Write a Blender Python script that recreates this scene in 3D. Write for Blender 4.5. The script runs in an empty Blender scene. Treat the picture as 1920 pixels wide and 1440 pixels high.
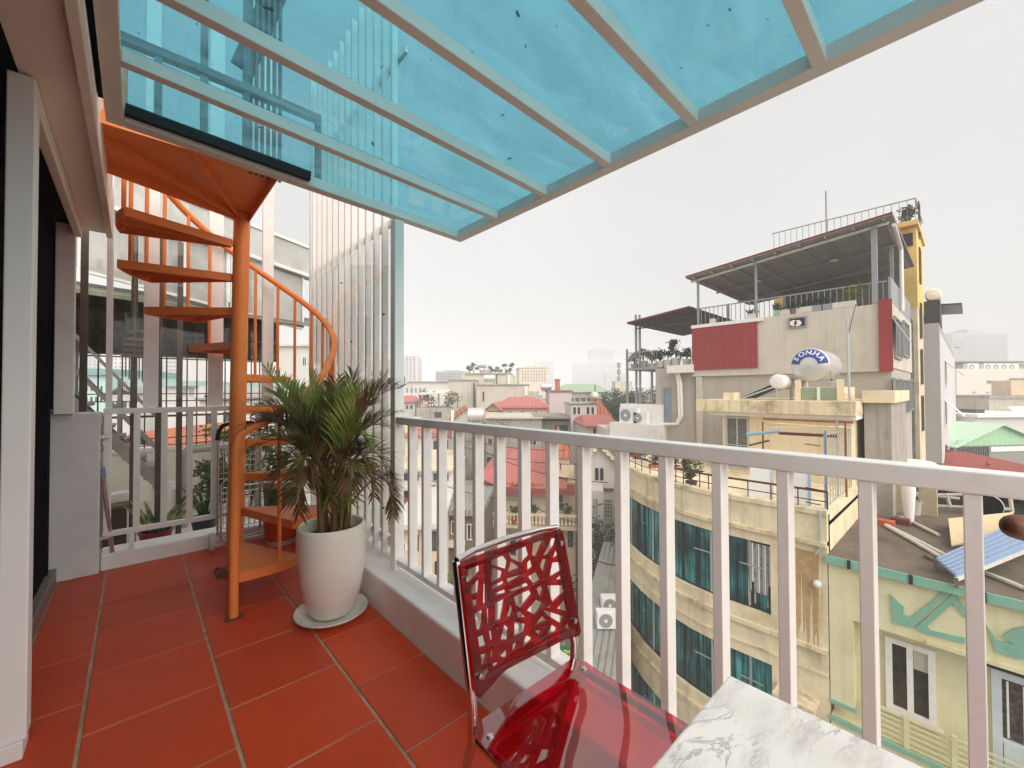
import bpy, bmesh, math, random
from mathutils import Vector, Matrix
random.seed(7)
SC = bpy.context.scene
COL = SC.collection
rad = math.radians

# ------------------------------------------------------------------ camera
EYE = 1.25
FPX = 779.1
_yaw, _pit, _rol = rad(42.21), rad(.93), rad(.24)
CF = Vector((math.sin(_yaw)*math.cos(_pit), math.cos(_yaw)*math.cos(_pit), math.sin(_pit)))
_r = Vector((math.cos(_yaw), -math.sin(_yaw), 0)); _d = CF.cross(_r)
CR = _r*math.cos(_rol) + _d*math.sin(_rol)
CD = -_r*math.sin(_rol) + _d*math.cos(_rol)
CPOS = Vector((0, 0, EYE))
cam = bpy.data.cameras.new('camera'); cam_o = bpy.data.objects.new('camera', cam); COL.objects.link(cam_o)
cam.sensor_width = 36; cam.lens = FPX/1920*36; cam.clip_start = .02; cam.clip_end = 6000
cam_o.matrix_world = Matrix(((CR.x, -CD.x, -CF.x, 0), (CR.y, -CD.y, -CF.y, 0), (CR.z, -CD.z, -CF.z, EYE), (0, 0, 0, 1)))
SC.camera = cam_o

# ------------------------------------------------------------------ overcast sky, soft sun, exposure
SUN_EL, SUN_AZ = 29, 187
SKY_L = .315            # azimuth clockwise from +Y
W = bpy.data.worlds.new('World'); SC.world = W; W.use_nodes = True
wn = W.node_tree.nodes; wl = W.node_tree.links
for n in list(wn): wn.remove(n)
w_out = wn.new('ShaderNodeOutputWorld')
sky = wn.new('ShaderNodeTexSky'); sky.sky_type = 'NISHITA'; sky.sun_disc = False
sky.sun_elevation = rad(SUN_EL); sky.sun_rotation = rad(SUN_AZ)
bg1 = wn.new('ShaderNodeBackground'); bg1.inputs[1].default_value = .05
bg2 = wn.new('ShaderNodeBackground'); bg2.inputs[0].default_value = (.955, .95, .94, 1); 
# overcast dome: a little brighter overhead than at the horizon
wtc = wn.new('ShaderNodeTexCoord'); wsp = wn.new('ShaderNodeSeparateXYZ'); wl.new(wtc.outputs['Generated'], wsp.inputs[0])
wmr = wn.new('ShaderNodeMapRange'); wmr.inputs['To Min'].default_value = SKY_L; wmr.inputs['To Max'].default_value = SKY_L*1.3; wl.new(wsp.outputs['Z'], wmr.inputs[0])
wno = wn.new('ShaderNodeTexNoise'); wno.inputs['Scale'].default_value = 1.6; wno.inputs['Detail'].default_value = 5; wl.new(wtc.outputs['Generated'], wno.inputs['Vector'])
wm2 = wn.new('ShaderNodeMapRange'); wm2.inputs['From Min'].default_value = .3; wm2.inputs['From Max'].default_value = .7; wm2.inputs['To Min'].default_value = .93; wm2.inputs['To Max'].default_value = 1.05; wl.new(wno.outputs[0], wm2.inputs[0])
wmu = wn.new('ShaderNodeMath'); wmu.operation = 'MULTIPLY'; wl.new(wmr.outputs[0], wmu.inputs[0]); wl.new(wm2.outputs[0], wmu.inputs[1]); wl.new(wmu.outputs[0], bg2.inputs[1])
mxw = wn.new('ShaderNodeMixShader'); mxw.inputs[0].default_value = .92
wl.new(sky.outputs[0], bg1.inputs[0]); wl.new(bg1.outputs[0], mxw.inputs[1]); wl.new(bg2.outputs[0], mxw.inputs[2])
wl.new(mxw.outputs[0], w_out.inputs[0])
sl = bpy.data.lights.new('sun', 'SUN'); sl.energy = 2.0; sl.angle = rad(75); sl.color = (1, .94, .87)
so = bpy.data.objects.new('sun', sl); COL.objects.link(so)
_sd = Vector((math.sin(rad(SUN_AZ))*math.cos(rad(SUN_EL)), math.cos(rad(SUN_AZ))*math.cos(rad(SUN_EL)), math.sin(rad(SUN_EL))))
so.rotation_euler = (-_sd).to_track_quat('-Z', 'Y').to_euler()
SC.view_settings.view_transform = 'Standard'; SC.view_settings.look = 'None'
SC.view_settings.exposure = 1.42; SC.view_settings.gamma = 1
SC.render.engine = 'CYCLES'
SC.cycles.max_bounces = 10; SC.cycles.transparent_max_bounces = 24; SC.cycles.diffuse_bounces = 4
SC.cycles.glossy_bounces = 4; SC.cycles.volume_bounces = 1
SC.cycles.caustics_reflective = False; SC.cycles.caustics_refractive = False
SC.cycles.use_denoising = True; SC.cycles.sample_clamp_indirect = 4

# ------------------------------------------------------------------ layout helper: where a sight line meets a world plane
def A(x, y, X=None, Y=None, Z=None, d=None):
    q = CF + CR*((x-960)/FPX) + CD*((y-720)/FPX)
    if X is not None: t = X/q.x
    elif Y is not None: t = Y/q.y
    elif Z is not None: t = (Z-EYE)/q.z
    else: t = d
    return CPOS + q*t

# ------------------------------------------------------------------ mesh builder
ORG = {}
def V(*a): return Vector(a if len(a) == 3 else a[0])
class MB:
    def __init__(s): s.v = []; s.f = []
    def add(s, vs, fs):
        n = len(s.v); s.v += [Vector(p) for p in vs]; s.f += [tuple(i+n for i in f) for f in fs]; return s
    def box(s, x0, x1, y0, y1, z0, z1):
        return s.add([(x0,y0,z0),(x1,y0,z0),(x1,y1,z0),(x0,y1,z0),(x0,y0,z1),(x1,y0,z1),(x1,y1,z1),(x0,y1,z1)],
                     [(0,3,2,1),(4,5,6,7),(0,1,5,4),(1,2,6,5),(2,3,7,6),(3,0,4,7)])
    def bar(s, p0, p1, w, h, up=(0,0,1)):
        p0, p1 = V(p0), V(p1); a = (p1-p0).normalized(); up = V(up)
        if abs(a.dot(up)) > .98: up = Vector((0,1,0))
        r = a.cross(up).normalized()*w/2; u = r.cross(a).normalized()*h/2
        c = [p0-r-u,p0+r-u,p0+r+u,p0-r+u,p1-r-u,p1+r-u,p1+r+u,p1-r+u]
        return s.add(c, [(0,1,2,3),(4,7,6,5),(0,4,5,1),(1,5,6,2),(2,6,7,3),(3,7,4,0)])
    def tube(s, pts, r, n=8, cap=True):
        pts = [V(p) for p in pts]; m = len(pts); R = r if isinstance(r, (list, tuple)) else [r]*m
        t0 = (pts[1]-pts[0]).normalized(); up = Vector((0,0,1)) if abs(t0.z) < .9 else Vector((0,1,0))
        x = t0.cross(up).normalized(); vs = []; fs = []
        for i, p in enumerate(pts):
            t = (pts[min(i+1,m-1)]-pts[max(i-1,0)]).normalized()
            x = (x - t*x.dot(t)).normalized(); y = t.cross(x)
            for k in range(n):
                a = 2*math.pi*k/n; vs.append(p + (x*math.cos(a)+y*math.sin(a))*R[i])
        for i in range(m-1):
            for k in range(n):
                fs.append((i*n+k, i*n+(k+1)%n, (i+1)*n+(k+1)%n, (i+1)*n+k))
        if cap: fs.append(tuple(range(n-1,-1,-1))); fs.append(tuple(range((m-1)*n, m*n)))
        return s.add(vs, fs)
    def lathe(s, c, prof, n=32, axis='z'):
        vs = []; fs = []; m = len(prof); c = V(c)
        for r, z in prof:
            for k in range(n):
                a = 2*math.pi*k/n
                o = (r*math.cos(a), r*math.sin(a), z) if axis == 'z' else ((z, r*math.cos(a), r*math.sin(a)) if axis == 'x' else (r*math.sin(a), z, r*math.cos(a)))
                vs.append(c+Vector(o))
        for i in range(m-1):
            for k in range(n): fs.append((i*n+k, i*n+(k+1)%n, (i+1)*n+(k+1)%n, (i+1)*n+k))
        if prof[0][0] > 1e-4: fs.append(tuple(range(n-1,-1,-1)))
        if prof[-1][0] > 1e-4: fs.append(tuple(range((m-1)*n, m*n)))
        return s.add(vs, fs)
    def prism(s, poly, lo, hi, plane='xy'):
        g = {'xy': lambda u,v,w: (u,v,w), 'xz': lambda u,v,w: (u,w,v), 'yz': lambda u,v,w: (w,u,v)}[plane]
        n = len(poly)
        vs = [g(u,v,lo) for u,v in poly]+[g(u,v,hi) for u,v in poly]
        fs = [tuple(range(n-1,-1,-1)), tuple(range(n,2*n))]+[(i,(i+1)%n,n+(i+1)%n,n+i) for i in range(n)]
        return s.add(vs, fs)
    def quad(s, *p): return s.add(p, [tuple(range(len(p)))])
    def slab(s, top, th):
        """closed slab below a polygon of 3D points"""
        n = len(top); top = [V(p) for p in top]; dn = Vector((0,0,-th))
        return s.add(top+[p+dn for p in top], [tuple(range(n)), tuple(range(2*n-1,n-1,-1))]+[((i+1)%n,i,n+i,n+(i+1)%n) for i in range(n)])
    def blob(s, c, r, sub=1, seed=0, amp=.2, sc=(1,1,1)):
        bm = bmesh.new(); bmesh.ops.create_icosphere(bm, subdivisions=sub, radius=1)
        rg = random.Random(seed)
        vs = []
        for v in bm.verts:
            k = r*(1+rg.uniform(-amp, amp)); vs.append(V(c)+Vector((v.co.x*k*sc[0], v.co.y*k*sc[1], v.co.z*k*sc[2])))
        fs = [tuple(v.index for v in f.verts) for f in bm.faces]; bm.free()
        return s.add(vs, fs)
    def mesh(s, name, org=Vector((0,0,0))):
        m = bpy.data.meshes.new(name); m.from_pydata([tuple(p-org) for p in s.v], [], s.f)
        bm = bmesh.new(); bm.from_mesh(m); bmesh.ops.recalc_face_normals(bm, faces=bm.faces); bm.to_mesh(m); bm.free()
        return m
    def build(s, name, mat, parent=None, smooth=False, bevel=0, label=None):
        org = ORG.get(parent, Vector((0,0,0))) if parent is not None else Vector((0,0,0))
        m = s.mesh(name, org); o = bpy.data.objects.new(name, m); COL.objects.link(o); m.materials.append(mat)
        if parent is not None:
            o.parent = parent; ORG[o] = org
        if smooth:
            for p in m.polygons: p.use_smooth = True
            if smooth != 'all':
                bm = bmesh.new(); bm.from_mesh(m)
                for e in bm.edges:
                    if len(e.link_faces) == 2 and e.calc_face_angle() > rad(40): e.smooth = False
                bm.to_mesh(m); bm.free()
        if bevel:
            b = o.modifiers.new('bevel', 'BEVEL'); b.width = bevel; b.segments = 2; b.limit_method = 'ANGLE'
        if label: o['label'] = label
        return o
def tag(o, label, cat, group=None, kind=None):
    if label: o['label'] = label
    if cat: o['category'] = cat
    if group: o['group'] = group
    if kind: o['kind'] = kind
    return o
def root(name, label, cat, loc=(0,0,0), rz=0, group=None, local=False):
    o = bpy.data.objects.new(name, None); COL.objects.link(o); o.location = loc; o.rotation_euler = (0,0,rz)
    o.empty_display_size = .1
    ORG[o] = Vector((0,0,0)) if (local or rz) else V(loc)
    return tag(o, label, cat, group)
def inst(o, parent, loc=(0,0,0), rz=0):
    """copy of a part sharing its mesh"""
    c = o.copy(); COL.objects.link(c); c.parent = parent; c.location = loc; c.rotation_euler = (0,0,rz); return c
def copy_tree(o, parent=None):
    c = o.copy(); COL.objects.link(c); c.parent = parent; ORG[c] = ORG.get(o, Vector((0,0,0)))
    for ch in [x for x in o.children]: copy_tree(ch, c)
    return c

# ------------------------------------------------------------------ materials
def nt(name):
    m = bpy.data.materials.new(name); m.use_nodes = True; t = m.node_tree
    for n in list(t.nodes): t.nodes.remove(n)
    return m, t, t.nodes, t.links
def rgba(c): return (c[0], c[1], c[2], 1)
def hexc(r, g, b):
    f = lambda u: (u/255/12.92) if u <= 10 else ((u/255+.055)/1.055)**2.4
    return (f(r), f(g), f(b))
def mat(name, col, rough=.6, metal=0, var=.08, scale=6, stain=None, stain_amt=.0, streak=0, bump=0, bump_scale=60, spec=.4, coat=0, rnd=0, ridges=None, stain_scale=1.2):
    """procedural paint/plaster: mottling, blotchy stains, vertical runs, fine relief, corrugation"""
    m, t, N, L = nt(name)
    o = N.new('ShaderNodeOutputMaterial'); b = N.new('ShaderNodeBsdfPrincipled'); L.new(b.outputs[0], o.inputs[0])
    b.inputs['Roughness'].default_value = rough; b.inputs['Metallic'].default_value = metal
    b.inputs['Specular IOR Level'].default_value = spec; b.inputs['Coat Weight'].default_value = coat
    b.inputs['Coat Roughness'].default_value = .08
    tc = N.new('ShaderNodeTexCoord')
    n1 = N.new('ShaderNodeTexNoise'); n1.inputs['Scale'].default_value = scale; n1.inputs['Detail'].default_value = 5; n1.inputs['Roughness'].default_value = .65
    L.new(tc.outputs['Object'], n1.inputs['Vector'])
    mp = N.new('ShaderNodeMapRange'); mp.inputs['From Min'].default_value = .3; mp.inputs['From Max'].default_value = .7
    mp.inputs['To Min'].default_value = 1-var; mp.inputs['To Max'].default_value = 1+var; L.new(n1.outputs[0], mp.inputs[0])
    mul = N.new('ShaderNodeVectorMath'); mul.operation = 'SCALE'; mul.inputs[0].default_value = col
    L.new(mp.outputs[0], mul.inputs['Scale']); cur = mul.outputs[0]
    if rnd:
        oi = N.new('ShaderNodeObjectInfo'); m2 = N.new('ShaderNodeMapRange'); m2.inputs['To Min'].default_value = 1-rnd; m2.inputs['To Max'].default_value = 1+rnd
        L.new(oi.outputs['Random'], m2.inputs[0]); s2 = N.new('ShaderNodeVectorMath'); s2.operation = 'SCALE'
        L.new(cur, s2.inputs[0]); L.new(m2.outputs[0], s2.inputs['Scale']); cur = s2.outputs[0]
    if stain is not None:
        n2 = N.new('ShaderNodeTexNoise'); n2.inputs['Scale'].default_value = stain_scale; n2.inputs['Detail'].default_value = 8; n2.inputs['Roughness'].default_value = .7
        L.new(tc.outputs['Object'], n2.inputs['Vector'])
        r2 = N.new('ShaderNodeMapRange'); r2.inputs['From Min'].default_value = .48; r2.inputs['From Max'].default_value = .72; r2.inputs['To Max'].default_value = stain_amt
        L.new(n2.outputs[0], r2.inputs[0]); fac = r2.outputs[0]
        if streak:
            mpp = N.new('ShaderNodeMapping'); mpp.inputs['Scale'].default_value = (3.2, 3.2, .18); L.new(tc.outputs['Object'], mpp.inputs[0])
            n3 = N.new('ShaderNodeTexNoise'); n3.inputs['Scale'].default_value = 1.6; n3.inputs['Detail'].default_value = 6; L.new(mpp.outputs[0], n3.inputs['Vector'])
            r3 = N.new('ShaderNodeMapRange'); r3.inputs['From Min'].default_value = .5; r3.inputs['From Max'].default_value = .75; r3.inputs['To Max'].default_value = streak
            L.new(n3.outputs[0], r3.inputs[0]); ad = N.new('ShaderNodeMath'); ad.operation = 'ADD'; ad.use_clamp = True
            L.new(fac, ad.inputs[0]); L.new(r3.outputs[0], ad.inputs[1]); fac = ad.outputs[0]
        mx = N.new('ShaderNodeMixRGB'); mx.inputs[2].default_value = rgba(stain); L.new(cur, mx.inputs[1]); L.new(fac, mx.inputs[0]); cur = mx.outputs[0]
    L.new(cur, b.inputs['Base Color'])
    hgt = None
    if bump:
        n4 = N.new('ShaderNodeTexNoise'); n4.inputs['Scale'].default_value = bump_scale; n4.inputs['Detail'].default_value = 4; L.new(tc.outputs['Object'], n4.inputs['Vector']); hgt = n4.outputs[0]
    if ridges:
        ax, pitch, dist = ridges
        sp = N.new('ShaderNodeSeparateXYZ'); L.new(tc.outputs['Object'], sp.inputs[0])
        mm = N.new('ShaderNodeMath'); mm.operation = 'MULTIPLY'; mm.inputs[1].default_value = 2*math.pi/pitch; L.new(sp.outputs[ax], mm.inputs[0])
        sn = N.new('ShaderNodeMath'); sn.operation = 'SINE'; L.new(mm.outputs[0], sn.inputs[0]); hgt = sn.outputs[0]; bump = dist
    if hgt is not None:
        bp = N.new('ShaderNodeBump'); bp.inputs['Strength'].default_value = min(1, bump if not ridges else 1); bp.inputs['Distance'].default_value = .01 if not ridges else bump
        L.new(hgt, bp.inputs['Height']); L.new(bp.outputs[0], b.inputs['Normal'])
    return m
def tint_glass(name, col, refl=1.0, haze=0.0, ior=1.45, rough=0.0, hazecol=None, dirt=0, wave=0):
    """thin coloured sheet: tinted see-through + Fresnel mirror + optional milky share"""
    m, t, N, L = nt(name)
    o = N.new('ShaderNodeOutputMaterial'); tr = N.new('ShaderNodeBsdfTransparent'); tr.inputs[0].default_value = rgba(col)
    cur = tr.outputs[0]
    if haze:
        tl = N.new('ShaderNodeBsdfTranslucent'); tl.inputs[0].default_value = rgba(hazecol or col)
        mh = N.new('ShaderNodeMixShader'); mh.inputs[0].default_value = haze; L.new(cur, mh.inputs[1]); L.new(tl.outputs[0], mh.inputs[2]); cur = mh.outputs[0]
    if dirt:
        # dried water marks, wiped streaks and specks: a milky film that varies over the sheet
        tc = N.new('ShaderNodeTexCoord'); mp = N.new('ShaderNodeMapping'); mp.inputs['Scale'].default_value = (1.1,3.4,1); mp.inputs['Rotation'].default_value = (0,0,.5); L.new(tc.outputs['Object'], mp.inputs[0])
        n = N.new('ShaderNodeTexNoise'); n.inputs['Scale'].default_value = 1.7; n.inputs['Detail'].default_value = 9; n.inputs['Roughness'].default_value = .66; n.inputs['Distortion'].default_value = .6; L.new(mp.outputs[0], n.inputs['Vector'])
        r = N.new('ShaderNodeMapRange'); r.inputs['From Min'].default_value = .42; r.inputs['From Max'].default_value = .72; r.inputs['To Min'].default_value = haze*.4; r.inputs['To Max'].default_value = dirt; L.new(n.outputs[0], r.inputs[0]); L.new(r.outputs[0], mh.inputs[0])
        n2 = N.new('ShaderNodeTexNoise'); n2.inputs['Scale'].default_value = 42; n2.inputs['Detail'].default_value = 2; L.new(tc.outputs['Object'], n2.inputs['Vector'])
        r2 = N.new('ShaderNodeMapRange'); r2.inputs['From Min'].default_value = .755; r2.inputs['From Max'].default_value = .78; r2.inputs['To Max'].default_value = .8; L.new(n2.outputs[0], r2.inputs[0])
        dk = N.new('ShaderNodeBsdfDiffuse'); dk.inputs[0].default_value = (.05,.04,.03,1); ms = N.new('ShaderNodeMixShader'); L.new(r2.outputs[0], ms.inputs[0]); L.new(cur, ms.inputs[1]); L.new(dk.outputs[0], ms.inputs[2]); cur = ms.outputs[0]
    gl = N.new('ShaderNodeBsdfGlossy'); gl.inputs['Roughness'].default_value = rough; gl.inputs[0].default_value = (.95,.95,.95,1)
    fr = N.new('ShaderNodeFresnel'); fr.inputs[0].default_value = ior
    if wave:
        tw = N.new('ShaderNodeTexCoord'); nw = N.new('ShaderNodeTexNoise'); nw.inputs['Scale'].default_value = 4.2; nw.inputs['Detail'].default_value = 0; L.new(tw.outputs['Object'], nw.inputs['Vector'])
        bw = N.new('ShaderNodeBump'); bw.inputs['Strength'].default_value = 1; bw.inputs['Distance'].default_value = wave; L.new(nw.outputs[0], bw.inputs['Height']); L.new(bw.outputs[0], gl.inputs['Normal']); L.new(bw.outputs[0], fr.inputs['Normal'])
    mu = N.new('ShaderNodeMath'); mu.operation = 'MULTIPLY'; mu.inputs[1].default_value = refl; mu.use_clamp = True; L.new(fr.outputs[0], mu.inputs[0])
    # only the face turned outward mirrors
    ge = N.new('ShaderNodeNewGeometry'); iv = N.new('ShaderNodeMath'); iv.operation = 'SUBTRACT'; iv.inputs[0].default_value = 1; L.new(ge.outputs['Backfacing'], iv.inputs[1])
    m3 = N.new('ShaderNodeMath'); m3.operation = 'MULTIPLY'; L.new(mu.outputs[0], m3.inputs[0]); L.new(iv.outputs[0], m3.inputs[1])
    mx = N.new('ShaderNodeMixShader'); L.new(m3.outputs[0], mx.inputs[0]); L.new(cur, mx.inputs[1]); L.new(gl.outputs[0], mx.inputs[2]); L.new(mx.outputs[0], o.inputs[0])
    return m
WHITE = mat('white paint', (.86,.835,.80), .45, var=.03, scale=4, stain=(.45,.39,.33), stain_amt=.28, stain_scale=5, streak=.12)
WHITEW = mat('white plaster', (.82,.795,.76), .75, var=.04, scale=5, stain=(.42,.38,.33), stain_amt=.22, streak=.1, bump=.12)
# ================================================================== OUR BALCONY
TILE = mat('terracotta tile', hexc(200,66,26), .40, var=.12, scale=4, spec=.3, stain=hexc(164,66,38), stain_amt=.35, bump=.10, bump_scale=90, rnd=.09, stain_scale=2.2)
GROUT = mat('grout', hexc(170,146,118), .9, var=.3, scale=12, stain=hexc(110,84,62), stain_amt=.6, stain_scale=4)
BEIGE = mat('beige soffit paint', (.84,.77,.68), .6, var=.03, scale=3, bump=.05)
PILLAR = mat('grey plaster', (.72,.695,.67), .85, var=.05, scale=8, stain=(.40,.38,.35), stain_amt=.25, bump=.25, bump_scale=120)
DARK = mat('dark interior', (.008,.008,.009), .6, var=.3, spec=0)  # near-black colour carries the unlit room's shade; bolts and stiles share it
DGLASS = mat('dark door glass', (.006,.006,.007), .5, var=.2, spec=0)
SILL = mat('brown stone sill', (.20,.16,.13), .4, var=.15, scale=14)

# floor: grout bed + single tiles in running bond
floor_o = tag(MB().box(-.45, 1.05, -1.6, 4.15, -.2, -.004).build('balcony_floor', GROUT), None, None, kind='structure')
ORG[floor_o] = Vector((0,0,0))
GX, GY = .012, .009
cols = [(-.372,-.14,2.858), (-.14,.28,2.186), (.28,.70,1.978), (.70,1.035,1.77)]
tcache = {}
for x0, x1, ph in cols:
    y = ph
    while y > -1.5: y -= .4355
    while y < 4.11:
        a, b = max(y, -1.5), min(y+.4355, 4.11)
        if b-a > .03:
            w, h = round(x1-x0-GX, 3), round(b-a-GY, 3)
            if (w, h) not in tcache:
                m = MB().box(-w/2, w/2, -h/2, h/2, -.006, 0)
                t = m.build('tile', TILE, floor_o, bevel=.0025); tcache[(w,h)] = t
            else:
                t = tcache[(w,h)].copy(); COL.objects.link(t); t.parent = floor_o
            t.location = ((x0+x1)/2, (a+b)/2, random.uniform(-.0008, .0008))
        y += .4355
slab = tag(MB().box(-.46, 1.30, -1.7, 4.36, -.55, -.21).build('balcony_slab', WHITEW), None, None, kind='structure')

# low white kerbs
k1 = tag(MB().box(1.035, 1.30, -1.6, 4.33, -.2, .19).build('kerb', WHITEW, bevel=.012), None, None, kind='structure')
k2 = tag(MB().box(-.172, 1.033, 4.12, 4.33, -.2, .105).build('kerb', WHITEW, bevel=.012), None, None, kind='structure')

# long side railing
rl = root('balcony_railing', 'white steel balcony railing with flat balusters standing on the long white kerb', 'railing', (1.175, 1, .19))
MB().box(1.147, 1.203, -1.5, 2.29, 1.055, 1.097).build('top_rail', WHITE, rl, bevel=.003)
MB().box(1.152, 1.198, -1.5, 2.29, .225, .255).build('bottom_rail', WHITE, rl, bevel=.003)
bal = MB().box(1.15, 1.20, -.0125, .0125, .255, 1.055).build('baluster', WHITE, rl, bevel=.002)
k = -9
first = True
while .012+.153*k < 2.25:
    yy = .0+.153*k
    if first: bal.location.y = yy; first = False
    else: inst(bal, rl, (0, yy, 0))
    k += 1
for yy in (1.53, .0, -1.4):
    MB().tube([(1.165, yy-.02, .19), (1.165, yy-.02, .225)], .008, 8).build('foot', WHITE, rl)
MB().box(1.145, 1.205, 2.30, 2.36, .19, 2.285).build('corner_post', WHITE, rl, bevel=.003)

# end railing beside the neighbour
er = root('end_railing', 'white steel railing closing the far end of the balcony beside the neighbour', 'railing', (.45, 4.14, .105))
MB().box(-.165, 1.14, 4.115, 4.155, 1.095, 1.135).build('top_rail', WHITE, er, bevel=.003)
MB().box(-.165, 1.14, 4.118, 4.152, .225, .262).build('bottom_rail', WHITE, er, bevel=.003)
b2 = MB().box(-.019, .019, 4.12, 4.15, .262, 1.095).build('baluster', WHITE, er, bevel=.002)
for i in range(9):
    x = -.142+.155*i
    if i == 0: b2.location.x = x
    else: inst(b2, er, (x, 0, 0))
for x in (-.01, .62, 1.1): MB().box(x-.015, x+.015, 4.12, 4.15, .105, .225).build('foot', WHITE, er)

# tall white slats above the end railing, with clear panes
CLEAR = tint_glass('clear glass', (.955,.965,.96), .8, 0)
es = root('end_screen', 'row of tall white flat steel slats with clear panes above the end railing', 'screen', (.5, 4.2, .105))
for x, w in ((-.14,.035),(.088,.088),(.49,.10),(.867,.085),(1.25,.07)):
    MB().box(x-w/2, x+w/2, 4.162, 4.20, 1.137 if x > -.1 else .3, 4.3).build('slat', WHITE, es, bevel=.003)
for x0, x1 in ((-.12,.04),(.14,.435),(.545,.82),(.915,1.21)):
    MB().box(x0, x1, 4.178, 4.186, 1.15, 3.4).build('pane', CLEAR, es)

# side screen: tall slats beyond the corner post and a clear acrylic sheet
ss = root('side_screen', 'white tall slat screen with clear acrylic sheet beside the orange stair', 'screen', (1.2, 3.2, .19))
sl0 = MB().box(1.205, 1.245, -.014, .014, .2, 4.1).build('slat', WHITE, ss, bevel=.003)
for i, yy in enumerate([2.47+.134*i for i in range(13)]):
    if i == 0: sl0.location.y = yy-3.2+3.2; sl0.location.y = yy
    else: inst(sl0, ss, (0, yy, 0))
for z in (.26, 1.3, 2.35, 3.4): MB().box(1.247, 1.27, 2.37, 4.15, z, z+.04).build('cross_rail', WHITE, ss)
ACR = tint_glass('acrylic sheet', (.96,.965,.96), 1.0, .06, 1.5, hazecol=(.95,.95,.94))
MB().box(1.196, 1.2, 2.40, 4.08, .192, 2.27).build('acrylic_sheet', ACR, ss)
for yy, z in ((2.55,.5),(2.55,1.75),(3.1,1.62),(3.3,2.1),(3.9,1.2)):
    MB().lathe((1.192, yy, z), [(.006,-.006),(.006,.004)], 8, 'x').build('bolt', DARK, ss)

# house side: soffit, fascia, header, frames, sill, end pillar
WHITEB = mat('bright white paint', (.86,.83,.79), .45, var=.03, scale=4)
hs = root('house', 'beige soffit, white door frames and dark glazed doors of the house behind the balcony', 'house', (-.6, 2, 0))
MB().box(-.31, -.16, -.6, 4.08, 2.37, 2.62).build('soffit', BEIGE, hs)
MB().box(-2.2, -.312, -.6, 4.08, 2.36, 2.62).build('room_ceiling', DARK, hs)
MB().box(-.158, -.125, -.6, 4.08, 2.34, 2.62).build('fascia_lip', BEIGE, hs, bevel=.004)
MB().box(-.308, -.272, 2.29, 4.0, 2.29, 2.368).build('door_header', BEIGE, hs, bevel=.004)
MB().box(-.335, -.268, 2.2, 2.288, .061, 2.36).build('door_jamb', WHITEB, hs, bevel=.004)
MB().box(-.375, -.275, 2.19, 2.30, 0, .06).build('jamb_foot', WHITEW, hs, bevel=.004)
MB().box(-.39, -.30, 3.97, 4.045, 1.11, 2.37).build('end_post', WHITE, hs, bevel=.004)
MB().box(-.62, -.175, 4.05, 4.28, 0, 1.11).build('pillar', PILLAR, hs, bevel=.008)
MB().box(-.45, -.372, 2.3, 4.04, 0, .10).build('sill', SILL, hs, bevel=.004)
MB().box(-.45, -.385, -.6, 2.19, 0, .04).build('sill', SILL, hs)
for y0, y1 in ((2.32,3.15),(3.17,3.96)):
    g = MB().box(-.425, -.41, y0, y1, .1, 2.355).build('glass_door', DGLASS, hs)
    for a, b in ((y0,y0+.05),(y1-.05,y1)): MB().box(-.432, -.40, a, b, .1, 2.35).build('door_stile', DARK, g)
MB().box(-.34, -.335, 2.3, 2.32, 1.5, 1.75).build('handle', WHITE, hs)
MB().box(-2.2, -2.15, -.6, 4.3, -.2, 2.37).build('room_wall', DARK, hs)
MB().box(-2.15, -.625, 4.09, 4.14, -.2, 2.62).build('room_wall', DARK, hs)
MB().box(-.624, -.395, 4.06, 4.10, 1.14, 2.36).build('room_wall', DARK, hs)  # black panel added to keep the gap above the pillar dark
MB().box(-.123, -.102, -.3, 2.4, 2.47, 2.52).build('gap_shade_strip', DARK, hs)  # black strip puts the shade of the open gap into colour
MB().box(-2.2, -.452, -.6, 4.3, -.22, -.01).build('room_floor', DARK, hs)
MB().box(-2.2, -.45, -.66, -.61, -.2, 2.62).build('room_wall', DARK, hs)
MB().box(-.62, -.30, 4.06, 4.24, 1.11, 1.135).build('pillar_cap', SILL, hs)
# storeys below and roof terrace above
MB().box(-8, 1.28, -6, 4.34, -17, -.56).build('lower_storeys', WHITEW, hs)
MB().box(-8, -.13, -.6, 4.08, 2.63, 2.8).build('roof_slab', WHITEW, hs)

# canopy: sloping steel frame with blue film panes
cn = root('canopy', 'sloping white steel canopy with translucent blue panes over the balcony', 'canopy', (.8, 1, 2.3))
zc = lambda x: 2.385-(x+.05)*.045
SLOPE_MAT = WHITE
def cbeam(name, x0, x1, y0, y1, h=.056):
    MB().add([(x0,y0,zc(x0)),(x1,y0,zc(x1)),(x1,y1,zc(x1)),(x0,y1,zc(x0)),(x0,y0,zc(x0)+h),(x1,y0,zc(x1)+h),(x1,y1,zc(x1)+h),(x0,y1,zc(x0)+h)],
             [(0,3,2,1),(4,5,6,7),(0,1,5,4),(1,2,6,5),(2,3,7,6),(3,0,4,7)]).build(name, CANW, cn, bevel=.003)
CANW = mat('canopy white paint', (.72,.68,.63), .5, var=.04, scale=4, stain=(.45,.40,.34), stain_amt=.2)
cbeam('wall_beam', -.10, -.045, -.3, 2.42)  # frame cut short behind the viewpoint, so open sky lights the balcony
cbeam('outer_beam', 1.645, 1.705, -.3, 2.42)
cbeam('end_beam', -.044, 1.644, 2.36, 2.42)
ry = [1.955-.41*i for i in range(6)]
for y in ry: cbeam('rafter', -.044, 1.644, y-.02, y+.02, .05)
BRNL = mat('dry leaf', (.10,.07,.04), .9)
BLUE = tint_glass('blue film pane', (.40,.665,.735), .8, .10, 1.45, hazecol=(.42,.66,.72), dirt=.30)
edges = [2.42]+ry
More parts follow.
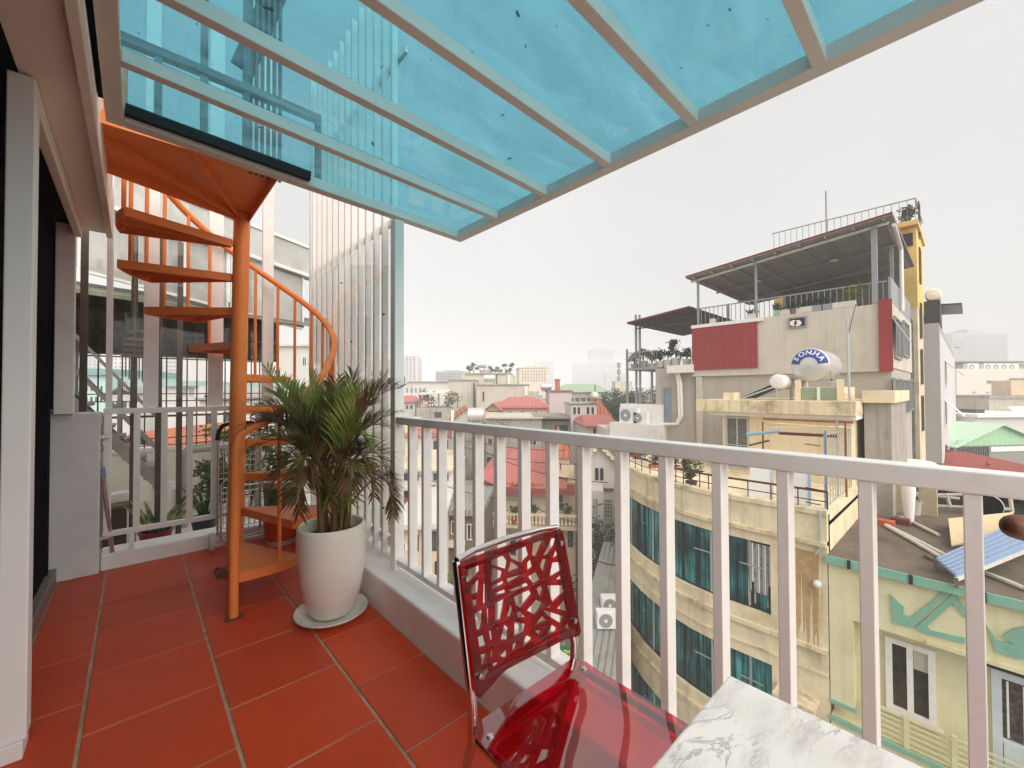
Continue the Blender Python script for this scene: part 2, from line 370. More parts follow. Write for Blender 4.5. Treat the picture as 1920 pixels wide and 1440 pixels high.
for a, b in zip(edges[:-1], edges[1:]):
    x0, x1 = -.09, 1.70
    h = .058
    MB().add([(x0,b+.003,zc(x0)+h),(x1,b+.003,zc(x1)+h),(x1,a-.003,zc(x1)+h),(x0,a-.003,zc(x0)+h),(x0,b+.003,zc(x0)+h+.008),(x1,b+.003,zc(x1)+h+.008),(x1,a-.003,zc(x1)+h+.008),(x0,a-.003,zc(x0)+h+.008)],
             [(0,3,2,1),(4,5,6,7),(0,1,5,4),(1,2,6,5),(2,3,7,6),(3,0,4,7)]).build('pane', BLUE, cn)
rgd = random.Random(4)
for i in range(12):
    x = rgd.uniform(.0,1.6); y = rgd.choice([2.36,1.955,1.545,1.135,.725])-rgd.uniform(.03,.3)**1.0; z = zc(x)+.0665
    a = rgd.uniform(0,3.14); l = rgd.uniform(.006,.03); MB().bar((x,y,z+.002),(x+l*math.cos(a),y+l*math.sin(a),z+.003),l*.35,.002).build('dry_leaf', BRNL, cn)
# things on and above the canopy, dimly seen through it
BLK = mat('matt black', (.012,.011,.011), .8, var=.2)
bb = MB().bar((-.04,2.34,2.425),(.68,2.34,2.393),.03,.045).build('black_bar', BLK)  # plain black bar under the panes, against the end beam
tag(bb, 'black bar along the inner side of the canopy end beam', 'board')
UPM = mat('grey upper steel', (.10,.11,.12), .5, var=.1)
ur = root('roof_railing', 'dark steel guard rail of the roof terrace seen through the blue canopy', 'railing', (.4, 2.75, 2.6))
zr = A(600,225,Y=2.75).z
MB().bar((-.2,2.75,zr),(A(600,228,Y=2.75).x,2.75,zr),.05,.04).build('top_rail', UPM, ur)
for px in (297, 383, 462, 596):
    x = A(px,120 if px < 500 else 260,Y=2.75).x
    MB().box(x-.016, x+.016, 2.735, 2.765, 2.55, zr+(1.6 if px in (383,462) else .0)).build('post', UPM, ur)
for i in range(6):
    x = A(470+i*11, 200, Y=2.79).x
    MB().box(x-.008, x+.008, 2.78, 2.80, 2.52, 3.75-.0*i).build('bar', UPM, ur)
MB().bar((A(455,130,Y=2.83).x,2.83,A(455,130,Y=2.83).z),(A(545,-80,Y=2.83).x,2.83,A(545,-80,Y=2.83).z),.02,.12).build('stair_stringer', UPM, ur)
# ================================================================== ORANGE SPIRAL STAIR
ORANGE = mat('orange paint', hexc(236,134,62), .45, var=.07, scale=7, stain=hexc(196,104,56), stain_amt=.4, bump=.06, stain_scale=4)
RUST = mat('rusty plate', hexc(120,62,36), .8, var=.3, scale=20)
st = root('spiral_staircase', 'orange painted steel spiral staircase with curved handrail at the balcony end', 'staircase', (.54, 3.48, 0))
PX, PY, SR = .545, 3.48, .64
ang0 = -100
def pol(a, r, z): return Vector((PX+r*math.cos(rad(a)), PY+r*math.sin(rad(a)), z))
MB().tube([(PX-.02,PY,.012),(PX+.012,PY,2.52)], .051, 24).build('pole', ORANGE, st, smooth=True)
bp_ = MB().box(PX-.13, PX+.09, PY-.09, PY+.09, 0, .012).build('base_plate', RUST, st)
for dx in (-.11,.07):
    for dy in (-.07,.07): MB().lathe((PX+dx,PY+dy,.012), [(.009,0),(.009,.01)], 6).build('bolt', RUST, bp_)
DA = 29.8; RISE = .235
def tread_mb(k):
    a0 = ang0+DA*(k-1)-2; a1 = a0+DA+5; z = .205+RISE*(k-1); h = .05
    pts = [pol(a0-0, .05, z)]+[pol(a0+(a1-a0)*i/5, SR, z) for i in range(6)]+[pol(a1, .05, z)]
    top = MB().slab(pts, .006)
    # skirt of flat bar along the three free sides
    for p, q in zip(pts, pts[1:]):
        top.bar((p.x,p.y,z-.006-h/2+.003), (q.x,q.y,z-.006-h/2+.003), .006, h)
    # stiffener below
    p = pol((a0+a1)/2, .05, z-.03); q = pol((a0+a1)/2, SR-.01, z-.03); top.bar(p, q, .005, .035)
    return top
for k in range(1, 11):
    td = tread_mb(k).build('tread', ORANGE, st)
# landing at the top with angle-bar frame
zl = 2.53
LP = [(PX+.05,PY+.03),(PX+.05,2.62),(-.14,2.62),(-.14,3.19)]
ld = MB().slab([(x,y,zl) for x,y in LP], .006).build('landing', ORANGE, st)
for i in range(4):
    p, q = LP[i], LP[(i+1)%4]
    MB().bar((p[0],p[1],zl-.035),(q[0],q[1],zl-.035),.007,.055).build('landing_edge', ORANGE, ld)
for q in ((.18,2.62),(-.14,2.85)):
    MB().bar((PX,PY,zl-.03),(q[0],q[1],zl-.03),.006,.045).build('landing_rib', ORANGE, ld)
# handrail helix: newel, curl, rise
HR = SR-.02; z0 = 1.03
pts = []
na = -100
nb = Vector((.412,2.75,0))
pts += [nb+Vector((0,0,.01)), nb+Vector((0,0,.4)), nb+Vector((.004,0,.8)), nb+Vector((.008,.0,.95))]
c = nb+Vector((.05,0,1.03)); pts.append(nb+Vector((.022,0,1.005))); pts.append(nb+Vector((.055,.0,1.035)))
for i in range(1, 61):
    a = na+6+i*4.6
    z = 1.05+ (a-na-8)/DA*RISE*.97
    p = pol(a, HR+.115*max(0,1-i/12), z)
    if z < 3.3: pts.append(p)
MB().tube(pts[:6], .0235, 14).build('newel_post', ORANGE, st, smooth=True)
MB().tube(pts[5:], .0235, 14).build('handrail', ORANGE, st, smooth=True)
MB().box(nb.x-.04, nb.x+.045, nb.y-.035, nb.y+.035, 0, .006).build('foot_plate', RUST, st)
for k in range(1, 11):
    for f in (.18, .72):
        a = ang0-2+DA*(k-1)+DA*f+2; zb = .205+RISE*(k-1)-.045
        if k == 1 and f < .5: continue
        zt = 1.05+(a-na-8)/DA*RISE*.97-.012
        p = pol(a, HR-.008, zb); MB().tube([p, (p.x,p.y,zt)], .0115, 8).build('baluster', ORANGE, st, smooth=True)
for i in range(5):
    x = -.13+.0*i; y = 2.66+.13*i
    MB().tube([(-.135,y,zl-.02),(-.135,y,3.3)], .009, 8).build('baluster', ORANGE, st, smooth=True)

# ================================================================== WHITE POT, SAUCER AND PALM
GLAZE = mat('white glazed ceramic', (.78,.735,.67), .28, var=.04, scale=3, stain=(.46,.37,.27), stain_amt=.38, streak=.12, coat=.3, stain_scale=2)
SOIL = mat('dark soil', (.022,.014,.010), .95, var=.5, scale=40, bump=.8, bump_scale=70)
pc = Vector((.825, 2.42, 0))
pot = root('plant_pot', 'tall rounded white ceramic pot standing in a white saucer', 'pot', (pc.x, pc.y, .018))
prof = [(.082,.018),(.105,.024),(.128,.06),(.151,.13),(.168,.22),(.178,.32),(.181,.42),(.180,.485),(.177,.505),(.168,.512),(.158,.508),(.154,.49),(.153,.44)]
MB().lathe((pc.x,pc.y,0), prof, 56).build('pot_body', GLAZE, pot, smooth=True)
MB().lathe((pc.x,pc.y,0), [(.0001,.447),(.06,.452),(.12,.445),(.154,.44)], 32).build('soil', SOIL, pot, smooth='all')
sa = MB().lathe((pc.x,pc.y,0), [(.0001,.004),(.14,.003),(.165,.012),(.186,.030),(.191,.034),(.190,.040),(.184,.037),(.16,.019),(.14,.0115),(.0001,.0115)], 56).build('saucer', GLAZE, None, smooth=True)
tag(sa, 'round white ceramic saucer under the tall white pot on the tiles', 'saucer')

def leafmat(name, c1, c2, rough=.5):
    m, t, N, L = nt(name)
    o = N.new('ShaderNodeOutputMaterial'); b = N.new('ShaderNodeBsdfPrincipled'); b.inputs['Roughness'].default_value = rough
    tl = N.new('ShaderNodeBsdfTranslucent'); mx = N.new('ShaderNodeMixShader'); mx.inputs[0].default_value = .25
    tc = N.new('ShaderNodeTexCoord'); n = N.new('ShaderNodeTexNoise'); n.inputs['Scale'].default_value = 9; n.inputs['Detail'].default_value = 3
    L.new(tc.outputs['Object'], n.inputs['Vector']); r = N.new('ShaderNodeMapRange'); r.inputs['From Min'].default_value = .38; r.inputs['From Max'].default_value = .62
    L.new(n.outputs[0], r.inputs[0]); c = N.new('ShaderNodeMixRGB'); c.inputs[1].default_value = rgba(c1); c.inputs[2].default_value = rgba(c2)
    L.new(r.outputs[0], c.inputs[0]); L.new(c.outputs[0], b.inputs['Base Color']); L.new(c.outputs[0], tl.inputs[0])
    L.new(b.outputs[0], mx.inputs[1]); L.new(tl.outputs[0], mx.inputs[2]); L.new(mx.outputs[0], o.inputs[0]); return m
FROND = leafmat('palm green', (.15,.20,.028), (.27,.28,.05))
FROND2 = leafmat('palm olive to wine', (.18,.18,.035), (.17,.07,.035))
FROND3 = leafmat('palm dry wine', (.16,.055,.035), (.15,.12,.035))
STEM = mat('palm stem', hexc(98,74,34), .6, var=.25, scale=14, stain=hexc(70,44,24), stain_amt=.6, stain_scale=9)
palm = root('potted_palm', 'bushy palm with green and wine red feathery fronds growing in the white pot', 'palm', (pc.x, pc.y, .45))
rp = random.Random(3)
def frond(base, ctrl, tip, ll, mt, n=34, start=.42, droop=.14, par=None):
    """rachis = quadratic curve; narrow leaflets in two ranks"""
    base, ctrl, tip = V(base), V(ctrl), V(tip)
    m = MB(); P = lambda t: base*(1-t)**2+ctrl*2*t*(1-t)+tip*t*t
    ra = [P(i/14) for i in range(15)]
    m.tube(ra, [.0065*(1-.8*i/14) for i in range(15)], 5)
    for i in range(n):
        t = start+(1-start)*(i+.5)/n; p = P(t); tg = (P(min(1,t+.02))-P(t-.02)).normalized()
        side = tg.cross(Vector((0,0,1)))
        if side.length < .15: side = tg.cross(CF)
        side.normalize(); up = side.cross(tg)
        L_ = ll*(.55+.75*math.sin(math.pi*min(1,.15+.95*(t-start)/(1-start)))) * rp.uniform(.85,1.1)
        for sg in (-1, 1):
            dr = (tg*rp.uniform(.8,1.1)+side*sg*rp.uniform(.5,.8)+up*rp.uniform(.15,.45)).normalized()
            q0 = p; q1 = p+dr*L_*.5; q2 = p+dr*L_+Vector((0,0,-droop*L_*rp.uniform(.5,1.3)))
            wv = dr.cross(up).normalized() if dr.cross(up).length > .1 else side
            w = .0052*rp.uniform(.8,1.2)
            m.add([q0-wv*w*.4, q0+wv*w*.4, q1-wv*w+up*.003, q1+wv*w+up*.003, q2], [(0,1,3,2),(2,3,4)])
    return m.build('frond', mt, palm)
def FP(x, y, d): return A(x, y, d=d)
dp = 2.36
rootz = Vector((pc.x, pc.y, .45))
stems = [(-.045,.02),(.0,-.03),(.05,.01),(-.02,.05),(.03,.05),(-.06,-.02),(.065,-.03)]
for i, (dx, dy) in enumerate(stems):
    b = rootz+Vector((dx,dy,0)); tp = b+Vector((dx*.35,dy*.3,rp.uniform(.24,.33)))
    MB().tube([b, b+(tp-b)*.3+Vector((0,0,.01)), b+(tp-b)*.65, tp], [.022,.019,.014,.009], 9).build('stem', STEM, palm, smooth=True)
# (tip px, tip depth, control px, control depth, leaflet length, material)
FR = [((515,740),2.5,(590,770),2.4,.19,FROND),((705,735),2.3,(655,780),2.3,.19,FROND2),((490,800),2.5,(560,760),2.42,.18,FROND2),((720,800),2.3,(660,770),2.3,.18,FROND2),
      ((580,700),2.3,(605,830),2.3,.2,FROND),((665,700),2.5,(635,820),2.4,.19,FROND),((540,860),2.1,(575,790),2.18,.18,FROND2),((690,880),2.2,(665,790),2.22,.17,FROND2),((575,905),2.08,(580,790),2.16,.16,FROND2),((660,915),2.12,(668,790),2.18,.15,FROND3),((510,915),2.25,(555,790),2.25,.16,FROND3),((725,890),2.46,(700,780),2.4,.16,FROND3),
      ((500,692),2.42,(590,800),2.36,.19,FROND),((478,762),2.30,(575,745),2.30,.17,FROND2),((462,800),2.36,(560,740),2.34,.15,FROND3),
      ((475,845),2.22,(560,770),2.25,.17,FROND2),((560,965),2.12,(560,800),2.15,.15,FROND3),((725,705),2.45,(640,800),2.40,.18,FROND2),
      ((752,728),2.36,(655,730),2.34,.17,FROND3),((748,775),2.52,(650,790),2.42,.16,FROND),((735,965),2.40,(735,830),2.40,.13,FROND3),
      ((700,930),2.28,(690,800),2.30,.13,FROND3),((690,830),2.22,(650,760),2.24,.17,FROND),((600,725),2.62,(620,820),2.45,.19,FROND),
      ((650,735),2.55,(630,800),2.45,.18,FROND),((545,735),2.22,(595,850),2.25,.19,FROND2),((668,735),2.20,(640,850),2.25,.19,FROND),
      ((520,885),2.14,(560,800),2.2,.17,FROND2),((665,880),2.10,(650,810),2.18,.16,FROND2),((560,880),2.05,(590,790),2.14,.16,FROND2),
      ((540,720),2.66,(600,780),2.5,.18,FROND),((700,760),2.70,(650,760),2.5,.17,FROND2),
      ((575,800),2.3,(597,880),2.3,.2,FROND2),((655,800),2.34,(640,880),2.3,.2,FROND2),
      ((555,830),2.26,(585,830),2.25,.19,FROND),((672,840),2.34,(650,850),2.3,.19,FROND3),((600,800),2.40,(606,880),2.34,.22,FROND3),
      ((628,715),2.38,(625,850),2.32,.2,FROND2),((525,800),2.44,(580,780),2.4,.18,FROND2)]
for i, (t, td, c_, cd, ll, mt) in enumerate(FR):
    dx, dy = stems[i % 7]
    frond(rootz+Vector((dx,dy,.12)), FP(*c_, cd), FP(*t, td), ll, mt)
for (t, td, c_, cd) in (((665,900),2.32,(640,890),2.30),((655,940),2.28,(650,890),2.28),((640,920),2.20,(640,900),2.24),((570,930),2.3,(590,900),2.3)):
    frond(rootz+Vector((.04,-.02,0)), FP(*c_, cd), FP(*t, td), .13, FROND, n=14, start=.2)
# dry bits on the soil
m = MB()
for i in range(30):
    a = rp.uniform(0,6.28); r = rp.uniform(.03,.14); p = Vector((pc.x+r*math.cos(a), pc.y+r*math.sin(a), .453)); q = p+Vector((rp.uniform(-.03,.03),rp.uniform(-.03,.03),rp.uniform(0,.012))); m.bar(p,q,.004,.002)
lt = m.build('leaf_litter', SOIL, pot)

# ================================================================== RED ACRYLIC CHAIR
RED = tint_glass('red acrylic', (.68,.016,.05), .9, .22, 1.5, rough=.01, hazecol=(.85,.02,.05))
REDSEAT = tint_glass('red acrylic seat', (.82,.02,.12), 2.8, .05, 1.55, rough=.005, hazecol=(.85,.02,.07), wave=.012)
CHROME = mat('chrome tube', (.62,.60,.60), .13, 1.0, var=.03)
ch = root('chair', 'red see-through acrylic chair with cut-out back and chrome frame at the marble table', 'chair', (.78, .62, 0))
# homography from the panel outline to (u,v)
def homog(src):
    import numpy as np
    dst = [(0,1),(1,1),(1,0),(0,0)]; M = []; B = []
    for (x,y),(u,v) in zip(src,dst):
        M += [[x,y,1,0,0,0,-u*x,-u*y],[0,0,0,x,y,1,-v*x,-v*y]]; B += [u,v]
    h = np.linalg.solve(np.array(M,float), np.array(B,float))
    return lambda x,y: ((h[0]*x+h[1]*y+h[2])/(h[6]*x+h[7]*y+1), (h[3]*x+h[4]*y+h[5])/(h[6]*x+h[7]*y+1))
hm = homog([(45,320),(895,50),(1025,870),(185,1385)])
HOLES = [[(140,380),(245,350),(245,400),(145,465)],[(165,515),(240,460),(225,565),(165,570)],[(170,620),(215,615),(215,660),(175,668)],[(280,510),(305,490),(300,640),(270,655)],
[(360,300),(440,265),(490,330),(480,385),(365,350)],[(365,380),(450,415),(440,455),(355,485)],[(365,545),(360,520),(460,480),(460,510)],[(385,600),(390,575),(470,550),(475,580)],[(385,655),(465,625),(430,780),(380,785)],
[(510,245),(640,195),(660,280),(610,335),(530,300)],[(525,335),(590,380),(500,415)],[(490,465),(620,430),(500,500)],[(515,555),(640,500),(660,525),(530,565)],[(550,610),(660,560),(680,590),(600,690),(565,665)],
[(655,340),(680,310),(695,370),(655,400)],[(665,450),(720,410),(745,470),(700,500)],[(725,540),(755,510),(770,550),(745,600)],[(700,180),(770,160),(720,285),(690,270)],[(775,270),(825,145),(855,140),(845,190),(800,265)],
[(835,295),(860,215),(870,270)],[(765,310),(795,310),(775,410),(750,360)],[(815,440),(835,335),(885,325),(890,385),(835,430)],[(855,465),(890,415),(895,455)],[(805,515),(905,505),(910,545),(840,635)],[(870,685),(915,615),(935,700)],
[(655,710),(715,635),(765,655),(710,740)],[(780,710),(905,745),(890,795),(800,740)],[(710,825),(760,755),(790,785)],[(915,840),(945,770),(955,825)],[(800,890),(830,820),(865,840),(860,865)],[(570,740),(590,720),(635,770),(575,770)],
[(550,810),(635,825),(620,880),(545,915)],[(480,770),(520,660),(535,720),(520,760)],[(190,730),(265,705),(260,780),(240,845),(205,850)],[(305,700),(325,685),(325,800),(305,810)],[(215,910),(265,895),(285,975),(225,985)],
[(320,870),(345,865),(355,935),(330,940)],[(425,940),(460,830),(495,860),(485,940)],[(385,835),(405,835),(395,875)],[(525,1030),(530,975),(570,955),(550,1015)],[(610,995),(640,910),(685,935),(675,950)],
[(235,1045),(290,1040),(270,1110),(240,1120)],[(325,1080),(340,1000),(355,1000),(350,1060)],[(420,1060),(480,1010),(475,1075),(450,1080)],[(345,1120),(395,1105),(395,1130),(360,1150)],[(250,1240),(255,1170),(315,1150),(310,1185)],[(710,870),(760,860),(740,905)]]
BW, BH = .385, .30
def curve_panel(name, outer, holes, th):
    cu = bpy.data.curves.new(name, 'CURVE'); cu.dimensions = '2D'; cu.fill_mode = 'BOTH'; cu.extrude = th/2
    for poly in [outer]+holes:
        sp = cu.splines.new('POLY'); sp.points.add(len(poly)-1); sp.use_cyclic_u = True
        for p, (x,y) in zip(sp.points, poly): p.co = (x,y,0,1)
    ob = bpy.data.objects.new(name, cu); COL.objects.link(ob)
    me = bpy.data.meshes.new_from_object(ob.evaluated_get(bpy.context.evaluated_depsgraph_get()))
    COL.objects.unlink(ob); bpy.data.objects.remove(ob); bpy.data.curves.remove(cu); return me
def chop(poly, r=.006):
    """clip polygon corners a little so that cut-outs have rounded corners"""
    out = []; n = len(poly)
    for i in range(n):
        p = Vector(poly[i]); a = Vector(poly[i-1]); b = Vector(poly[(i+1)%n])
        ra = min(r, (a-p).length*.3); rb = min(r, (b-p).length*.3)
        out += [tuple(p+(a-p).normalized()*ra), tuple(p+(b-p).normalized()*rb)]
    return out
def subd(poly, k=4):
    out = []
    for i in range(len(poly)):
        a, b = Vector(poly[i]), Vector(poly[(i+1)%len(poly)])
        out += [tuple(a+(b-a)*j/k) for j in range(k)]
    return out
def grow(poly, k=1.12):
    cx = sum(p[0] for p in poly)/len(poly); cy = sum(p[1] for p in poly)/len(poly)
    return [(cx+(x-cx)*k, cy+(y-cy)*k) for x, y in poly]
hol = [chop(grow([(hm(x,y)[0]*BW, hm(x,y)[1]*BH) for x,y in h]), .0010) for h in HOLES]
outer = chop([(0,BH),(BW,BH),(BW,0)],.012)[:6]
outer = chop([(0,BH),(BW,BH),(BW,0),(0,0)], .010)
bot = [(BW*(1-i/10), -.004+.020*math.sin(math.pi*i/10)) for i in range(1,10)]
# outline with arched lower edge
outer = outer[:6]+bot+outer[6:]
me = curve_panel('backrest', outer, hol, .007)
for v in me.vertices:
    u, w, t = v.co.x, v.co.y, v.co.z
    bow = -.028*(1-((u/BW-.5)*2)**2)
    v.co = (.592+u-.78, .780+.072*(w/BH)-t*1-bow*.9-.62, .532+w*.985)
me.materials.append(RED)
bk = bpy.data.objects.new('backrest', me); COL.objects.link(bk); bk.parent = ch; ORG[bk] = ORG[ch]
bmx = bmesh.new(); bmx.from_mesh(me); bmesh.ops.remove_doubles(bmx, verts=bmx.verts, dist=1e-5); bmesh.ops.recalc_face_normals(bmx, faces=bmx.faces); bmx.to_mesh(me); bmx.free()
for u in (.018, BW-.018):
    for w in (.045, BH-.04):
        MB().lathe((.592+u, .780+.072*(w/BH)+.0045, .532+w*.985), [(.0001,-.013),(.007,-.012),(.008,-.008),(.008,0)], 14, 'y').build('screw', CHROME, bk)
# seat sheet: slightly dished, rolled down at front
sm = MB(); nx, ny = 14, 14; sx0, sx1, sy0, sy1 = .585, .985, .36, .80
gv = []
for lay in (0, -.007):
    for j in range(ny+1):
        for i in range(nx+1):
            u = i/nx; w = j/ny
            z = .452-.012*math.sin(math.pi*u)*math.sin(math.pi*min(1,w*1.1))+.018*max(0,w-.85)/.15*.5-.03*max(0,.12-w)/.12
            x = sx0+(sx1-sx0)*u; 
            if w > .9: x = (x-.785)*(1-.10*((w-.9)/.1)**2)+.785
            gv.append((x, sy0+(sy1-sy0)*w, z+lay))
M_ = (nx+1)*(ny+1); fs = []
for j in range(ny):
    for i in range(nx):
        a = j*(nx+1)+i; fs += [(a,a+1,a+nx+2,a+nx+1), (M_+a,M_+a+nx+1,M_+a+nx+2,M_+a+1)]
bd = [i for i in range(nx+1)]+[(j+1)*(nx+1)-1 for j in range(1,ny+1)]+[ny*(nx+1)+i for i in range(nx-1,-1,-1)]+[j*(nx+1) for j in range(ny-1,0,-1)]
for a, b in zip(bd, bd[1:]+bd[:1]): fs.append((a, b, M_+b, M_+a))
sm.add(gv, fs); seat = sm.build('seat', REDSEAT, ch, smooth=True)
for x in (.612, .958):
    for y in (.43, .755): MB().lathe((x,y,.456), [(.009,-.02),(.009,-.001),(.006,.001),(.0001,.0015)], 14).build('screw', CHROME, seat)
# chrome frame: two side hoops (rear leg runs up the back), rails under the seat
for sgn, x in ((-1,.598),(1,.972)):
    MB().tube([(x-.004*sgn,.93,0),(x,.86,.25),(x,.805,.42),(x,.803,.50),(x,.815,.56),(x,.862,.79),(x,.868,.826)], .0115, 12).build('rear_leg', CHROME, ch, smooth=True)
    MB().tube([(x,.40,0),(x,.385,.25),(x,.38,.41),(x,.40,.432),(x,.78,.437)], .0115, 12).build('front_leg', CHROME, ch, smooth=True)
MB().tube([(.598,.868,.826),(.66,.884,.829),(.785,.893,.829),(.91,.884,.829),(.972,.868,.826)], .009, 12).build('top_tube', CHROME, ch, smooth=True)
for y in (.43,.755): MB().tube([(.60,y,.432),(.97,y,.432)], .0095, 10).build('cross_tube', CHROME, ch, smooth=True)

# ================================================================== MARBLE TABLE
def marble():
    m, t, N, L = nt('white marble')
    o = N.new('ShaderNodeOutputMaterial'); b = N.new('ShaderNodeBsdfPrincipled'); L.new(b.outputs[0], o.inputs[0])
    b.inputs['Roughness'].default_value = .12; b.inputs['Coat Weight'].default_value = .6; b.inputs['Coat Roughness'].default_value = .04
    tc = N.new('ShaderNodeTexCoord'); mp = N.new('ShaderNodeMapping'); mp.inputs['Rotation'].default_value = (0,0,.75); mp.inputs['Scale'].default_value = (2.2,6.5,1)
    L.new(tc.outputs['Object'], mp.inputs[0])
    n1 = N.new('ShaderNodeTexNoise'); n1.inputs['Scale'].default_value = 2.6; n1.inputs['Detail'].default_value = 9; n1.inputs['Roughness'].default_value = .68; n1.inputs['Distortion'].default_value = 1.3
    L.new(mp.outputs[0], n1.inputs['Vector'])
    s = N.new('ShaderNodeMath'); s.operation = 'SUBTRACT'; s.inputs[1].default_value = .5; L.new(n1.outputs[0], s.inputs[0])
    ab = N.new('ShaderNodeMath'); ab.operation = 'ABSOLUTE'; L.new(s.outputs[0], ab.inputs[0])
    r = N.new('ShaderNodeMapRange'); r.inputs['From Min'].default_value = 0; r.inputs['From Max'].default_value = .035; r.inputs['To Min'].default_value = .75; r.inputs['To Max'].default_value = 0; L.new(ab.outputs[0], r.inputs[0])
    n2 = N.new('ShaderNodeTexNoise'); n2.inputs['Scale'].default_value = 3.5; n2.inputs['Detail'].default_value = 6; n2.inputs['Roughness'].default_value = .7; L.new(mp.outputs[0], n2.inputs['Vector'])
    r2 = N.new('ShaderNodeMapRange'); r2.inputs['From Min'].default_value = .5; r2.inputs['From Max'].default_value = .75; r2.inputs['To Max'].default_value = .55; L.new(n2.outputs[0], r2.inputs[0])
    mu = N.new('ShaderNodeMath'); mu.operation = 'MULTIPLY'; L.new(r.outputs[0], mu.inputs[0]); 
    n3 = N.new('ShaderNodeTexNoise'); n3.inputs['Scale'].default_value = 5; L.new(tc.outputs['Object'], n3.inputs['Vector'])
    r3 = N.new('ShaderNodeMapRange'); r3.inputs['From Min'].default_value = .42; r3.inputs['From Max'].default_value = .6; L.new(n3.outputs[0], r3.inputs[0]); L.new(r3.outputs[0], mu.inputs[1])
    mx = N.new('ShaderNodeMath'); mx.operation = 'MAXIMUM'; L.new(mu.outputs[0], mx.inputs[0]); L.new(r2.outputs[0], mx.inputs[1])
    c = N.new('ShaderNodeMixRGB'); c.inputs[1].default_value = (.84,.80,.75,1); c.inputs[2].default_value = (.27,.235,.225,1); L.new(mx.outputs[0], c.inputs[0]); L.new(c.outputs[0], b.inputs['Base Color'])
    return m
MARBLE = marble()
tb = root('table', 'square white marble topped table with grey veins beside the railing', 'table', (.43, -.05, 0))
MB().box(.08, .778, -.40, .292, .722, .75).build('tabletop', MARBLE, tb, bevel=.004)
TBL = mat('black iron', (.03,.03,.032), .4, .5)
MB().tube([(.43,-.05,.02),(.43,-.05,.722)], .03, 16).build('column', TBL, tb, smooth=True)
MB().box(.23,.63,-.25,.15,0,.02).build('foot', TBL, tb, bevel=.004)

# ================================================================== SMALL THINGS AT THE FAR END
ALU = mat('brushed aluminium', (.55,.50,.45), .3, 1, var=.08, scale=20)
BLUEG = mat('blue grey plastic', hexc(128,140,165), .5)
mp_ = root('mop_pole', 'telescopic metal mop pole with blue grey end caps leaning by the pillar', 'pole', (-.1, 4.03, 0))
pa, pb = A(213,1062,Z=.0)+Vector((0,0,.0)), A(187,842,Y=4.08)
pa.z = .02; MB().tube([pa, pa+(pb-pa)*.8], .013, 12).build('lower_tube', ALU, mp_, smooth=True)
MB().tube([pa+(pb-pa)*.78, pb], .009, 12).build('upper_tube', ALU, mp_, smooth=True)
MB().tube([pa-(pb-pa)*.02, pa+(pb-pa)*.05], .021, 12).build('end_cap', BLUEG, mp_, smooth=True)
MB().tube([pa+(pb-pa)*.76, pa+(pb-pa)*.84], .017, 12).build('clamp', BLUEG, mp_, smooth=True)
MB().blob(pb, .024, 2, 1, 0).build('end_knob', BLUEG, mp_, smooth=True)

# wire shopping trolley
WIRE = mat('chromed wire', (.55,.53,.50), .28, 1, var=.06)
RUBB = mat('pale wheel rubber', (.62,.60,.56), .6)
tx0, tx1, ty0, ty1 = .50, .80, 3.93, 4.09
tr = root('shopping_trolley', 'chromed wire shopping trolley with black handle and white wheels behind the stair', 'trolley', (.6, 4.0, 0))
for y in (ty1,):
    MB().tube([(tx0,y,.10),(tx0,y,.92),(tx0+.02,y,.965),(tx0+.06,y,.985)], .009, 10).build('side_tube', WIRE, tr, smooth=True)
    MB().tube([(tx1,y,.10),(tx1,y,.92),(tx1-.02,y,.965),(tx1-.06,y,.985)], .009, 10).build('side_tube', WIRE, tr, smooth=True)
MB().tube([(tx0-.004,ty1,.86),(tx0+.004,ty1,.93),(tx0+.03,ty1,.975),(tx0+.08,ty1,.99),(tx1-.08,ty1,.99),(tx1-.03,ty1,.975),(tx1,ty1,.92)], .016, 10).build('handle', BLK, tr, smooth=True)
m = MB()
for i in range(16):
    z = .14+.045*i; m.tube([(tx0,ty1,z),(tx0,ty0,z) if i < 9 else (tx0,ty1-.012,z),(tx1,ty0,z) if i < 9 else (tx1,ty1-.012,z),(tx1,ty1,z)], .003, 5)
for i in range(9):
    x = tx0+(tx1-tx0)*i/8; m.tube([(x,ty1,.14),(x,ty1,.86)], .0025, 5)
    m.tube([(x,ty0,.14),(x,ty0,.50)], .0025, 5)
m.build('wire_basket', WIRE, tr)
MB().tube([(tx0,ty0-.005,.52),(tx0,ty0-.02,.12),(tx0+.03,ty0-.03,.085),(tx1-.03,ty0-.03,.085),(tx1,ty0-.02,.12),(tx1,ty0-.005,.52),(tx1-.03,ty0-.005,.56),(tx0+.03,ty0-.005,.56),(tx0,ty0-.005,.52)], .008, 10).build('front_loop', WIRE, tr, smooth=True)
for x in (tx0-.045, tx1+.045):
    w = MB().lathe((x,4.02,.07), [(.0001,-.016),(.05,-.018),(.07,-.014),(.07,.014),(.05,.018),(.0001,.016)], 24, 'x').build('wheel', RUBB, tr, smooth=True)
    MB().lathe((x,4.02,.07), [(.014,-.022),(.014,.022)], 12, 'x').build('hub', ALU, w)
MB().tube([(tx0-.05,4.02,.07),(tx1+.05,4.02,.07)], .006, 8).build('axle', WIRE, tr)

